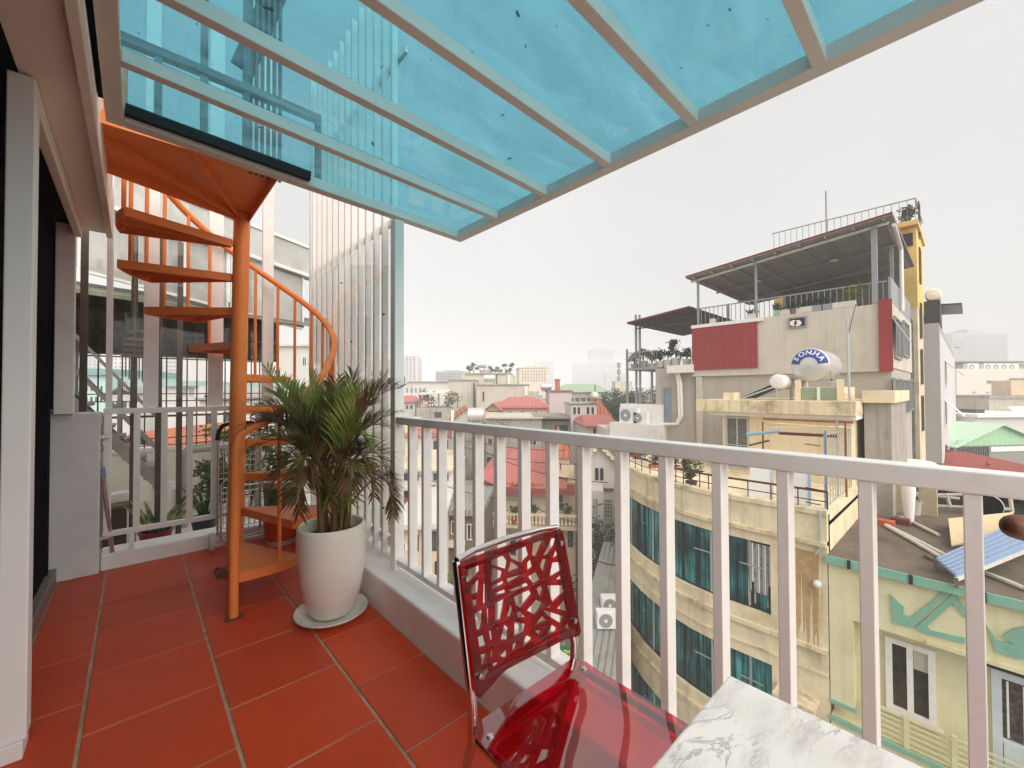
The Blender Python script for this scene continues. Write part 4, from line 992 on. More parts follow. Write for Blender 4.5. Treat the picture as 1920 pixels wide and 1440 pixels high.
win(yb, 'x', XP, d1, d0, dz0, dz1, STEEL, SHUT, 1, (.45,), .05, .06, 'shutter_door')
# drying rack and bars on the terrace
rk = root('drying_rack', 'rusty drying rack of long poles with a blue hanger under the yellow roof slab', 'rack', (14.5, 4.5, ZP-.3))
RUSTY = mat('rusty pole', hexc(140,84,56), .7, var=.3, scale=10); LBLUE = mat('pale blue plastic', hexc(140,176,196), .5)
for a, b, c_, X, mt, r in (((1430,785),(1600,792),0,14.6,RUSTY,.03),((1440,793),(1595,803),0,14.9,YEL2,.02),((1445,802),(1590,800),0,15.2,YEL2,.02),((1460,812),(1570,818),0,14.4,IRONR,.045),((1400,815),(1465,808),0,14.4,LBLUE,.05),((1405,835),(1442,826),0,14.2,BRN,.03)):
    MB().tube([A(*a,X=X), A(*b,X=X)], r, 8).build('pole', mt, rk)
for px in (1430,1569,1585):
    p = A(px,800,X=14.5); MB().box(14.48,14.54,p.y-.02,p.y+.02,ZP-.3,p.z+.15).build('upright', STEEL if px == 1569 else RUSTY, rk)
gr = root('wire_gate', 'blue grey wire mesh side gate at the corner of the yellow terrace', 'gate', (13, 2.4, ZP))
for i in range(7): 
    z = ZP+.05+.28*i; MB().bar((12.1,2.36,z),(15.5,2.36,z),.015,.015).build('wire', STEEL, gr)
for i in range(12): x = 12.15+.3*i; MB().bar((x,2.36,ZP),(x,2.36,ZP+1.75),.014,.014).build('wire', STEEL, gr)
MB().box(12.22,12.265,2.32,2.365,ZP,ZP+1.85).build('gate_post', mat('faded blue paint', hexc(130,146,170), .7, var=.2), gr)
for i in range(5): MB().bar((12.05,2.42,ZP+.1+.35*i),(12.05,2.72,ZP+.12+.35*i),.02,.02).build('spike', DKFR, gr)
# leaning boards
BRD = mat('white printed board', (.74,.74,.71), .5, var=.03, scale=2, stain=hexc(225,190,190), stain_amt=.5, stain_scale=1.6)
for i, (x0, x1, yt, yb_, X, lab) in enumerate(((1398,1448,866,935,12.9,'white board with faint pink print leaning on the yellow terrace'),(1481,1519,872,940,12.7,'plain white panel with blue edge standing near the terrace corner'))):
    ya, zt = px2(x0,yt,X); yb_2, zb = px2(x1,yb_,X)
    r_ = root('board', lab, 'board', (X, (ya+yb_2)/2, ZP-.3))
    MB().add([(X-.15,ya,ZP-.3),(X-.15,yb_2,ZP-.3),(X+.25,yb_2+.08,zt),(X+.25,ya-.08,zt),(X-.12,ya,ZP-.3),(X-.12,yb_2,ZP-.3),(X+.28,yb_2+.08,zt),(X+.28,ya-.08,zt)],[(0,1,2,3),(4,7,6,5),(0,4,5,1),(1,5,6,2),(2,6,7,3),(3,7,4,0)]).build('sheet', BRD, r_)
    MB().bar((X-.15,yb_2-.03,ZP-.3),(X+.25,yb_2+.05,zt),.05,.04).build('edge_strip', LBLUE if i else STEEL, r_)
# planters on the terrace
FOAM = mat('white foam box', (.66,.62,.54), .8, var=.1); TERRA = mat('terracotta pot', hexc(170,100,70), .8, var=.1)
for i, (px, py, X, w, mtp, lm, lab) in enumerate(((1200,868,15.5,.7,FOAM,LEAFG,'white foam planter box with small plants at the far end of the yellow terrace'),(1262,866,15.0,.5,mat('orange crate',hexc(200,140,90),.7),LEAFG,'orange crate with a green plant on the yellow terrace'),
        (1300,868,14.6,.75,FOAM,LEAFG,'white planter with a leafy shrub beside the terrace shutters'),(1180,850,16.5,.8,TERRA,LEAFO,'brown clay trough with dry plants at the terrace edge'),(1228,878,14.8,.35,TERRA,LEAFG,'small clay pot with a sprig on the terrace tiles'))):
    p = A(px,py,X=X); r_ = root('planter', lab, 'planter', (X, p.y, ZP-.30))
    MB().box(X-.2,X+.2,p.y-w/2,p.y+w/2,ZP-.3,ZP+.0).build('box', mtp, r_, bevel=.02)
    MB().box(X-.16,X+.16,p.y-w/2+.04,p.y+w/2-.04,ZP,ZP+.012).build('soil', SOIL, r_)
    rg = random.Random(40+i); m = leaf_cloud(MB(), (X,p.y,ZP+.22), .26, 140, .13, rg, sc=(.7,w*1.6,.9)); m.build('foliage', lm, r_)
q = A(1296,893,X=12.9); shrub('potted_shrub', 'green plant in a dark bowl standing by the terrace railing', 'plant', (12.9,q.y,ZP-.3), .95, .30, 240, .14, LEAFG, 51, pot=BLKP)

# ---- tank, solar heater, louvred box on the yellow roof
TZ = zs1
INOX = mat('stainless steel', (.66,.65,.62), .42, .55, var=.04, scale=3)
BLUEP = mat('blue band', hexc(40,66,150), .4); LETT = mat('white lettering', (.85,.85,.85), .4)
TKX = 17.0
tc_ = A(1518,684,X=TKX); TR = .56
tk = root('water_tank', 'big stainless water tank with blue arched brand band lying on a steel stand', 'water tank', (TKX+.8, tc_.y, TZ))
MB().lathe((TKX,tc_.y,tc_.z), [(.0001,-.16),(TR*.5,-.135),(TR*.85,-.06),(TR,.03),(TR,1.9),(TR*.8,2.0),(.0001,2.05)], 40, 'x').build('tank_body', INOX, tk, smooth=True)
# blue arch on the front dome
def dome(r):
    pr = [(0,-.16),(TR*.5,-.135),(TR*.85,-.06),(TR,.03)]
    for (r0,z0),(r1,z1) in zip(pr, pr[1:]):
        if r <= r1: return z0+(z1-z0)*(r-r0)/(r1-r0)-.012
    return .02
m = MB(); n = 24; vs = []
for i in range(n+1):
    a = rad(4+172*i/n)
    for r in (.26,.36,.45,.53): vs.append((TKX+dome(r), tc_.y+r*math.cos(a), tc_.z+r*math.sin(a)))
m.add(vs, [(i*4+k,(i+1)*4+k,(i+1)*4+k+1,i*4+k+1) for i in range(n) for k in range(3)])
bn = m.build('blue_band', BLUEP, tk, smooth='all')
def text_mesh(s, size, th=.004):
    cu = bpy.data.curves.new('t','FONT'); cu.body = s; cu.size = size; cu.extrude = th; cu.align_x = 'CENTER'; cu.align_y = 'CENTER'; cu.offset = size*.02
    ob = bpy.data.objects.new('t', cu); COL.objects.link(ob)
    me = bpy.data.meshes.new_from_object(ob.evaluated_get(bpy.context.evaluated_depsgraph_get())); COL.objects.unlink(ob); bpy.data.objects.remove(ob); bpy.data.curves.remove(cu); return me
word = 'SONHA'
for i, chh in enumerate(word):
    a = rad(150-30*i); r = .405
    me = text_mesh(chh, .215)
    # local text x -> -Y (to the right as seen from the street), local y -> up, rotated along the arc
    t = a-math.pi/2
    for v in me.vertices:
        x, y, zt = v.co.x*1.12, v.co.y, v.co.z
        xr = x*math.cos(t)-y*math.sin(t); yr = x*math.sin(t)+y*math.cos(t)
        lx_, lz_ = r*math.cos(a)+xr, r*math.sin(a)+yr
        rr = math.hypot(lx_, lz_)
        v.co = (TKX+dome(rr)-.008-zt-ORG[tk].x, tc_.y-lx_-ORG[tk].y, tc_.z+lz_-ORG[tk].z)
    me.materials.append(LETT); o = bpy.data.objects.new('letter', me); COL.objects.link(o); o.parent = bn
for dx in (.3,1.6):
    for s_ in (-1,1):
        MB().bar((TKX+dx,tc_.y+s_*.62,TZ),(TKX+dx,tc_.y+s_*.50,tc_.z-.15),.05,.05).build('stand_leg', STEEL, tk)
    MB().bar((TKX+dx,tc_.y-.62,tc_.z-.52),(TKX+dx,tc_.y+.62,tc_.z-.52),.05,.05).build('stand_bar', STEEL, tk)
for s_ in (-.5,.5): MB().bar((TKX+.1,tc_.y+s_,tc_.z-.58),(TKX+1.8,tc_.y+s_,tc_.z-.58),.05,.05).build('stand_bar', STEEL, tk)
MB().tube([(TKX+.1,tc_.y+.1,tc_.z-.5),(TKX+.1,tc_.y+.1,TZ)], .03, 8).build('outlet_pipe', WHITE, tk)
lb = root('louvred_hatch', 'yellow roof hatch with pale green louvres below the water tank', 'hatch', (17, tc_.y, TZ))
l0, lz1 = px2(1490,726,16.7); l1, lz0 = px2(1582,752,16.7)
MB().box(16.8, 18.6, l1, l0, TZ, lz1).build('housing', YEL2, lb)
MB().box(16.72, 16.79, l0-.16, l0, TZ, lz1+.25).build('pier', YEL2, lb); MB().box(16.72, 16.79, l1, l1+.18, TZ, lz1+.25).build('pier', YEL2, lb)
LGR = mat('pale green slat', hexc(172,186,160), .6, var=.08)
for i in range(6):
    z = lz0+(lz1-lz0)*(i+.3)/6; MB().bar((16.77,l1+.20,z),(16.77,l0-.18,z),.02,.10,up=(-.6,0,1)).build('louvre', LGR, lb)
MB().box(16.7,16.76,(l0+l1)/2-.04,(l0+l1)/2+.04,TZ,lz1).build('mullion', WHITE, lb)
sh_ = root('solar_heater', 'rooftop solar water heater with a small white drum and sloping tubes', 'solar heater', (16.6, 6.6, TZ))
hc = A(1462,716,X=16.8); MB().lathe((16.5,hc.y,hc.z), [(.0001,-.05),(.2,-.02),(.26,.06),(.26,1.6),(.0001,1.7)], 24, 'x').build('drum', WHITEW, sh_, smooth=True)
for i in range(10):
    x = 16.55+.15*i; MB().tube([(x,hc.y+.15,hc.z-.1),(x,A(1395,752,X=16.8).y,TZ+.05)], .03, 6).build('tube', DKFR, sh_)
for x in (16.5,18.1): MB().bar((x,hc.y,hc.z-.2),(x,hc.y,TZ),.04,.04).build('leg', STEEL, sh_); MB().bar((x,hc.y+.1,hc.z-.18),(x,A(1393,752,X=16.8).y,TZ+.02),.04,.05).build('frame_bar', STEEL, sh_)
MB().box(16.2,16.8,px2(1380,745,16.4)[0],px2(1360,745,16.4)[0],TZ,px2(1360,736,16.4)[1]).build('roof_block', YEL2, yb)
ld_ = root('roof_ladder', 'thin steel mast with rungs rising from the yellow roof', 'ladder', (16.6, 3.9, TZ))
p = A(1590,598,X=16.8); MB().tube([(16.8,p.y,TZ),(16.8,p.y+.02,p.z)], .035, 8).build('mast', STEEL, ld_)
for i in range(9): z = TZ+.2+.35*i; MB().bar((16.8,p.y-.02,z),(16.8,p.y+.26,z),.02,.02).build('rung', STEEL, ld_)
MB().tube([(16.8,p.y,p.z-.5),(16.8,A(1605,585,X=16.8).y,A(1605,570,X=16.8).z)], .012, 6).build('wire', BRN, ld_)

# ---- concrete building with red cladding
CONC = mat('bare concrete', hexc(206,198,184), .9, var=.07, scale=1.2, stain=hexc(166,156,140), stain_amt=.55, streak=.35, bump=.2, bump_scale=12, stain_scale=.5)
CONC2 = mat('grey concrete', hexc(184,177,167), .9, var=.08, scale=1.0, stain=hexc(150,142,130), stain_amt=.5, streak=.4, bump=.2, bump_scale=12, stain_scale=.5)
REDC = mat('red corrugated cladding', hexc(148,52,50), .5, var=.06, scale=2, ridges=(1,.16,.006))
REDP2 = mat('red flat cladding', hexc(150,50,48), .5, var=.08, scale=2)
ROOFU = mat('grey roof underside', hexc(150,150,142), .7, var=.12, scale=1.5, ridges=(1,.25,.008))
GSTEEL = mat('grey painted steel', hexc(150,154,156), .5, .2, var=.08)
XC = 21.0
cbld = root('concrete_house', 'tall bare concrete house with red cladding panels and a covered roof terrace', 'house', (24, 5.5, GND))
YL, YR = 9.32, 1.97
ZT = 4.50; ZM = 2.05
XR = A(1708,700,Y=YR).x
MB().box(XC, XR, YR, YL, GND, ZM).build('lower_wall', CONC2, cbld)
MB().box(XC-.08, XR+.04, YR-.04, YL+.06, ZM+.002, ZT).build('upper_wall', CONC, cbld)
ya, _ = px2(1420,640,XC-.12); _, zr0 = px2(1400,690,XC-.12); _, zr1 = px2(1400,605,XC-.12)
MB().box(XC-.16, XC-.085, ya, YL+.10, zr0, zr1).build('red_cladding', REDC, cbld)
MB().box(XC-.2, XC-.084, ya-.25, YL+.12, zr1+.002, zr1+.16).build('cladding_cap', WHITE, cbld)
ya, _ = px2(1648,640,XC-.12); _, zr0 = px2(1655,697,XC-.12); _, zr1 = px2(1655,562,XC-.12)
MB().box(XC-.17, XC-.085, YR-.06, ya, zr0, zr1).build('red_cladding', REDP2, cbld)
MB().box(XC-.14, XC-.001, YR, YL+.1, ZM-.12, ZM).build('ledge', CONC, cbld)
wy0, wz1 = px2(1478,596,XC-.1); wy1, wz0 = px2(1513,613,XC-.1)
win(cbld, 'x', XC-.08, wy1, wy0, wz0, wz1, GSTEEL, DKFR, 0, (), .06, .06, 'vent_window')
for px in (1488,1496): p = A(px,606,X=XC-.12); MB().lathe((XC-.10,p.y,p.z), [(.13,-.06),(.13,0)], 12, 'x').build('vent_pipe', WHITE, cbld)
MB().box(XC-.12, XC-.001, px2(1318,750,XC)[0], px2(1307,750,XC)[0], GND, ZM-.14).build('pilaster', CONC, cbld)
# side windows on the right face (recede along X)
def sidewin(x0, x1, y0, y1, fm=GSTEEL, pm=None, mull=1):
    a = A(x0, y0, Y=YR-.05); b = A(x1, y1, Y=YR-.05)
    win(cbld, 'y', YR-.045, min(a.x,b.x), max(a.x,b.x), min(a.z,b.z), max(a.z,b.z), fm, pm or NGL, mull, (), .07, .07)
sidewin(1675,1689,592,676); sidewin(1692,1703,600,672); sidewin(1674,1684,708,778); sidewin(1687,1702,710,775,mull=2); sidewin(1704,1710,712,768)
w_ = A(1690,640,Y=YR-.3); MB().add([(w_.x,YR-.05,w_.z+.9),(w_.x+1.1,YR-.05,w_.z+.9),(w_.x+1.1,YR-.5,w_.z),(w_.x,YR-.5,w_.z),(w_.x,YR-.05,w_.z+.94),(w_.x+1.1,YR-.05,w_.z+.94),(w_.x+1.1,YR-.5,w_.z+.04),(w_.x,YR-.5,w_.z+.04)],[(0,1,2,3),(4,7,6,5),(0,4,5,1),(1,5,6,2),(2,6,7,3),(3,7,4,0)]).build('open_sash', GSTEEL, cbld)
# terrace: grey side balustrade, posts, railing, roof
MB().box(XC+.1, XR, YR-.02, YR+.06, ZT+.002, ZT+1.0).build('side_panel', GSTEEL, cbld)
MB().box(XC+.2, XR, YR+.1, YL-.1, ZT+.001, ZT+.04).build('terrace_floor', CONC2, cbld)
MB().box(XC+6.5, XC+6.7, YR+.2, YL-2.2, ZT+.04, ZT+2.6).build('terrace_shade_wall', mat('shaded back wall', (.12,.11,.10), .8, var=.2), cbld)  # dark colour paints in the shade under the terrace roof
zf = lambda y: 6.80+(9.5-y)*.105
XB = XC+8.5
def roofpoly(o0, o1, dx0, dx1): return [(XC+dx0,YL+.25,zf(YL)+o0),(XC+dx0,YR-.15,zf(YR)+o0),(XC+dx1,YR-.15,zf(YR)-.15+o0),(XC+dx1,YL+.25,zf(YL)-.15+o0)]
rf = MB().slab(roofpoly(.12,0,-.45,8.5), .05).build('roof', ROOFU, cbld)
MB().slab(roofpoly(.17,0,-.5,8.6), .045).build('roof_sheet', REDP2, cbld)
for i in range(9):
    y = YR+.1+(YL-YR-.2)*i/8; MB().bar((XC-.4,y,zf(y)+.02),(XB-.2,y,zf(y)-.12),.07,.10).build('roof_rib', GSTEEL, rf)
for dx in (.05, 3.2, 6.4): MB().bar((XC+dx,YR,zf(YR)-.05-.02*dx),(XC+dx,YL+.2,zf(YL)-.05-.02*dx),.07,.09).build('roof_beam', WHITE if dx < 1 else GSTEEL, rf)
for px, X in ((1309,XC+.05),(1418,XC+.05),(1641,XC+.05)):
    y = px2(px,560,X)[0]; w = .045 if px != 1641 else .085; MB().box(X-w, X+w, y-w, y+w, ZT+.005, zf(y)-.06).build('roof_post', GSTEEL, cbld)
for px, X in ((1365,XC+6.4),(1673,XC+3.2)):
    y = max(YR+.12, px2(px,560,X)[0]); MB().box(X-.06, X+.06, y-.06, y+.06, ZT+.005, zf(y)-.12).build('roof_post', GSTEEL, cbld)
MB().box(XC+.02, XC+.07, YR+.1, YL, 5.32, 5.37).build('rail_top', GSTEEL, cbld)
bb0 = MB().box(XC+.03, XC+.06, -.012, .012, 4.505, 5.32).build('rail_bar', GSTEEL, cbld)
n = 36
for i in range(n):
    y = YR+.2+(YL-YR-.3)*i/(n-1)
    if i == 0: bb0.location.y = y
    else: inst(bb0, cbld, (0, y, 0))
for px, py in ((1563,442),(1420,510)):
    p = A(px,py+8,X=XC+3); MB().lathe((p.x,p.y,zf(p.y)-.14), [(.16,0),(.16,.05),(.05,.08)], 14).build('ceiling_lamp', WHITE, cbld)
# planters standing along the parapet
for i, (px, lab, lm) in enumerate(((1335,'white round pot on the concrete parapet left of the others',LEAFG),(1408,'white planter at the second post of the concrete terrace',LEAFG),(1455,'green and white pot with a small plant on the concrete parapet',LEAFG),(1473,'long white trough on the concrete parapet',LEAFO),(1487,'tan square pot on the concrete parapet',LEAFD),(1500,'small white bowl planter on the concrete parapet',LEAFG),(1515,'low white planter on the concrete parapet',LEAFD),(1533,'grey planter with dark plant on the concrete parapet',LEAFD),(1551,'grey planter on the concrete parapet next to the big trough',LEAFG),(1582,'large white trough with a bushy green plant on the concrete parapet',LEAFY))):
    X = XC-.02; y = px2(px,590,X)[0]; w = (.26,.36,.22,.5,.26,.3,.34,.42,.42,.78)[i]
    r_ = root('planter', lab, 'planter', (X, y, ZT))
    MB().box(X-.04,X+.20,y-w/2,y+w/2,ZT,ZT+.26).build('box', (FOAM,FOAM,LGR,FOAM,WOOD,FOAM,FOAM,GSTEEL,GSTEEL,FOAM)[i], r_, bevel=.03)
    rg = random.Random(70+i); h = (.2,.2,.35,.1,.4,.2,.3,.45,.3,.75)[i]
    leaf_cloud(MB(), (X+.12,y-(.35 if i == 9 else 0),ZT+.26+h*.45), .3, 220 if i == 9 else 90, .14, rg, sc=(.7,w*2.2,h*1.6)).build('foliage', lm, r_)
# drain pipe and camera on the right corner
MB().tube([(XC+.3,YR-.12,zf(YR)-.1),(XC+2.6,YR-.12,zf(YR)-.5),(XC+2.6,YR-.12,ZT)], .07, 10).build('drain_pipe', WHITE, cbld)
# ---- left wing of the concrete house
wg = root('house_wing', 'lower grey wing of the concrete house with a planted deck and dark lean-to roof', 'house', (23, 11, GND))
YW = px2(1228,760,XC)[0]
MB().box(XC+.1, XC+7, YL+.07, YW, GND, px2(1260,690,XC)[1]).build('wall', CONC2, wg)
w0, z1 = px2(1243,726,XC+.1); w1, z0 = px2(1259,788,XC+.1)
win(wg, 'x', XC+.1, w1, w0, z0, z1, GSTEEL, mat('pale blue glass', hexc(128,156,168), .15), 0, (.35,), .09, .07)
MB().box(XC-.4, XC+7, YL+.02, px2(1257,690,XC)[0], px2(1260,700,XC)[1], px2(1260,686,XC)[1]).build('slab_edge', WHITE, wg)
for dx in (0,.3): MB().tube([A(1266+dx*16,690,X=XC-.1),A(1272+dx*16,720,X=XC-.1),A(1274+dx*16,780,X=XC-.1),A(1268+dx*10,795,X=XC-.1),A(1210,796,X=XC-.1)], .07, 8).build('pipe', WHITE, wg)
DKY = px2(1178,690,XC+.5)[0]; dz = px2(1200,690,XC+.5)[1]
MB().box(XC+.2, XC+6, YW+.02, DKY, dz-.12, dz).build('deck', GSTEEL, wg)
for px, b_ in ((1176,655),(1193,590),(1200,590),(1222,695)):
    y = px2(px,690,XC+.5)[0]; zt_ = px2(px,b_,XC+.5)[1]; MB().box(XC+.45,XC+.55,y-.05,y+.05,-1.0,zt_).build('deck_post', GSTEEL, wg)
    inst_x = XC+5
    MB().box(inst_x-.05,inst_x+.05,y-.05,y+.05,-1.0,dz-.13).build('deck_post', GSTEEL, wg)
LNT = mat('dark lean-to sheet', hexc(74,58,52), .6, var=.15, ridges=(1,.25,.008))
a, b = A(1178,606,X=XC-.2), A(1306,574,X=XC-.2)
zb_, yb_ = b.z, YL+.15
MB().slab([(XC-.3,a.y,a.z),(XC-.3,yb_,zb_),(XC+6.5,yb_,zb_-.1),(XC+6.5,a.y,a.z-.1)], .06).build('lean_to_roof', LNT, wg)
MB().slab([(XC-.32,a.y+.03,a.z+.05),(XC-.32,yb_,zb_+.05),(XC+6.6,yb_,zb_-.05),(XC+6.6,a.y+.03,a.z-.05)], .045).build('lean_to_sheet', REDP2, wg)
m = MB(); m.bar((XC,a.y-.4,a.z-.35),(XC,yb_,zb_-.75),.04,.05); m.bar((XC,a.y-.4,a.z-.15),(XC,yb_,zb_-.45),.04,.05)
for i in range(12): 
    f = i/11; y = a.y-.4+(yb_-a.y+.4)*f; m.bar((XC,y,a.z-.15+(zb_-.45-a.z+.15)*f),(XC,y,a.z-.35+(zb_-.75-a.z+.35)*f),.03,.03)
m.build('truss', DKFR, wg)
for i in range(14):
    y = YW+.1+(DKY-YW-.1)*i/13; MB().bar((XC+.4,y,dz),(XC+.4,y,dz+.9),.02,.02).build('rail_bar', GSTEEL, wg)
MB().bar((XC+.4,YW,dz+.9),(XC+.4,DKY,dz+.9),.04,.04).build('rail_top', GSTEEL, wg)
for i, (px, h, lm) in enumerate(((1190,.9,LEAFG),(1207,1.3,LEAFG),(1222,.8,LEAFO),(1238,1.1,LEAFG),(1252,1.3,LEAFG),(1268,1.5,LEAFD),(1288,1.2,LEAFG))):
    y = px2(px,688,XC+.9)[0]
    shrub('potted_plant', ('leafy pot plant at the outer end of the planted deck','tall white flowering pot plant on the deck','dry low pot plant on the deck between two posts','green bushy pot plant in the middle of the deck','tall bushy pot plant on the deck','purple leaved tree in a pot beside the lean-to post','green pot plant against the concrete house')[i], 'plant', (XC+.9,y,dz), h, .45, 240, .16, lm, 80+i, pot=FOAM)
def ac_unit(lab, c, w, h, dpt, par_ax='x', rz=0, group=None):
    r_ = root('air_conditioner', lab, 'air conditioner', tuple(c), rz, group, local=True)
    MB().box(-w/2,w/2,0,dpt,0,h).build('casing', WHITEW, r_, bevel=.02)
    MB().lathe((-w*.15,-.004,h/2), [(h*.40,-.012),(h*.40,.0)], 20, 'y').build('fan_grille', GSTEEL, r_)
    MB().lathe((-w*.15,-.02,h/2), [(h*.10,-.01),(h*.10,.0)], 12, 'y').build('fan_hub', WHITE, r_)
    return r_
LEDG = px2(1200,791,XC-.6)
lg = root('ledge_wall', 'white concrete ledge wall below the planted deck carrying air conditioners', 'wall', (XC-.5, 12, GND))
MB().box(XC-.9, XC+.6, YW-.6, px2(1143,800,XC-.9)[0], px2(1160,830,XC-.9)[1], px2(1160,793,XC-.9)[1]).build('ledge', WHITEW, lg)
MB().box(XC-.2, XC+.6, YW-.5, px2(1163,800,XC-.2)[0], px2(1160,791,XC-.2)[1], px2(1163,757,XC-.2)[1]).build('back_panel', WHITEW, lg)
MB().box(XC-.5, XC+.6, YW-2.5, px2(1143,800,XC-.5)[0], GND, px2(1160,832,XC-.5)[1]).build('lower_wall', mat('stained beige wall', hexc(190,178,156), .9, var=.1, stain=hexc(130,104,76), stain_amt=.8, streak=.8), lg)
for px, w, h, lab in ((1178,1.15,.85,'large white air conditioner on the white ledge below the planted deck'),(1200,.85,.62,'smaller white air conditioner on the ledge beside the larger one')):
    p = A(px,792,X=XC-.6); ac_unit(lab, (XC-.6,p.y,px2(1160,793,XC-.9)[1]+.002), w, h, .35, rz=-math.pi/2)
# ---- yellow stair tower behind the concrete house
ty = root('yellow_tower', 'narrow yellow stair tower with roof railing behind the concrete house', 'building', (31, 3, GND))
CRM0 = mat('cream tower plaster', hexc(226,214,184), .85, var=.06, scale=1, stain=hexc(170,150,120), stain_amt=.6, streak=.5)
YTW = mat('strong yellow paint', hexc(224,196,116), .8, var=.06, scale=1.5, stain=hexc(200,170,110), stain_amt=.4, streak=.3)
XT = 30.0
t0, tz1 = px2(1550,440,XT); t1, _ = px2(1722,430,XT)
zt_ = px2(1700,428,XT)[1]
YS = A(1718,430,X=XT).y
zy = A(1718,575,X=XT).z
MB().box(XT, XT+4.5, YS, YS+6.5, zy, zt_).build('tower_wall', YTW, ty)
MB().box(XT+.02, XT+4.48, YS+.02, YS+6.48, GND, zy-.002).build('lower_wall', CRM0, ty)
a = A(1735,600,Y=YS)
w0, z1 = px2(1692,440,XT); w1, z0 = px2(1712,460,XT); win(ty, 'x', XT, w1, w0, z0, z1, DKFR, DKFR, 3, (), .06, .06, 'grille_window')
for z in (-1,1.5,4,7,9.5):
    win(ty, 'y', YS, XT+1.2, XT+2.0, z, z+1.9, BRN, DKFR, 1, (), .08, .06)
MB().box(XT-.4, XT+4.6, YS-.1, YS+6.6, zt_+.002, zt_+.25).build('roof_slab', YTW, ty)
for i in range(22):
    y = YS+6.4*i/21; MB().bar((XT-.3,y,zt_+.25),(XT-.3,y,zt_+1.35),.025,.025).build('rail_bar', GSTEEL, ty)
MB().bar((XT-.3,YS,zt_+1.37),(XT-.3,YS+6.5,zt_+1.37),.05,.05).build('rail_top', GSTEEL, ty)
MB().bar((XT-.3,YS,zt_+1.37),(XT+4.5,YS,zt_+1.37),.05,.05).build('rail_top', GSTEEL, ty)
p = A(1550,440,X=XT); MB().tube([(XT,p.y,zt_-1.5),(XT,p.y,A(1550,358,X=XT).z)], .05, 6).build('antenna_mast', GSTEEL, ty)
shrub('roof_plant', 'green bush behind the railing on the yellow tower roof', 'plant', (XT+.2, A(1703,425,X=XT).y, zt_+.25), 1.1, .7, 240, .22, LEAFG, 95)
DKC = mat('dark streaked concrete', (.045,.04,.037), .9, var=.5, scale=2, stain=(.20,.17,.15), stain_amt=.8, streak=.6)  # dark base with paler blotches and vertical runs
cx = A(1716,900,Y=YR+.3).x
gapw = root('party_wall', 'dark party wall in the gap beside the concrete house', 'wall', (XR+1, YR, GND))
xa, xb = A(1722,700,Y=YR).x, A(1738,700,Y=YR-.1).x
MB().box(XR+.06, xa, YR-.02, YR+.6, GND, A(1715,606,Y=YR).z).build('dark_wall', DKC, gapw)
MB().box(xa+.02, xb, YR-.1, YR+.5, GND, A(1730,690,Y=YR).z).build('brown_wall', mat('brown stained wall', (.22,.17,.145), .9, var=.25, scale=1.5, stain=(.35,.30,.27), stain_amt=.7, streak=.7), gapw)
# ---- slim grey house to the right of it
GRYP = mat('cool grey paint', hexc(164,164,168), .8, var=.04, scale=1.5, stain=hexc(140,138,138), stain_amt=.3, streak=.2)
GRYL = mat('light grey paint', hexc(206,204,204), .8, var=.04, scale=1.5, stain=hexc(170,166,160), stain_amt=.3, streak=.2)
sg = root('slim_grey_house', 'slim grey rendered house with tilted windows and a small roof canopy', 'house', (35, 1.5, GND))
XG = 34.0
g0 = A(1737,700,X=XG).y; g1 = A(1762,700,X=XG).y; gz = A(1750,606,X=XG).z
gx2 = A(1790,700,Y=g1).x
MB().box(XG, gx2, g1, g0+1.5, GND, gz).build('wall', GRYP, sg)
MB().box(XG+.02, gx2, g1-.03, g1-.002, GND, gz-.5).build('side_render', GRYL, sg)
for (x0, y0) in ((1769,690),(1769,765)):
    a = A(x0,y0,Y=g1); w = win(sg, 'y', g1-.03, a.x, a.x+2.2, a.z-1.2, a.z+.6, WHITE, DKFR, 0, (), .1, .05)
    MB().slab([(a.x,g1-.06,a.z+.5),(a.x+2.2,g1-.06,a.z+.5),(a.x+2.2,g1-.9,a.z-.5),(a.x,g1-.9,a.z-.5)], .05).build('sash', WHITE, w)
MB().slab([(XG+3.2,g1-.9,gz+1.45),(XG+3.2,g0+.5,gz+1.6),(XG+8,g0+.5,gz+1.6),(XG+8,g1-.9,gz+1.45)], .1).build('canopy_roof', DKFR, sg)
for x in (XG+3.4, XG+5.5, XG+7.8): MB().box(x-.06,x+.06,g1+.1,g1+.22,gz,gz+1.36).build('canopy_post', DKFR, sg)
p = A(1742,586,X=XG+1); t = MB().lathe((XG+.6,p.y-.2,gz+1.75), [(.0001,-.05),(.3,0),(.36,.08),(.36,1.3),(.0001,1.4)], 20, 'x').build('water_tank', WHITEW, None, smooth=True); tag(t, 'white water tank on the slim grey house roof', 'water tank')
MB().box(XG+.3,XG+2,g0-.6,g0+1,gz+.002,gz+1.35).build('tank_stand', DKFR, sg)
a = A(1787,645,Y=g1); ac_unit('air conditioner hung on the side of the slim grey house', (a.x-1,g1-.55,a.z-.5), 1.3, .9, .45)
a = A(1790,810,Y=g1); ac_unit('air conditioner low on the slim grey house above the green shed', (a.x-1,g1-.55,a.z-.6), 1.2, .8, .45)

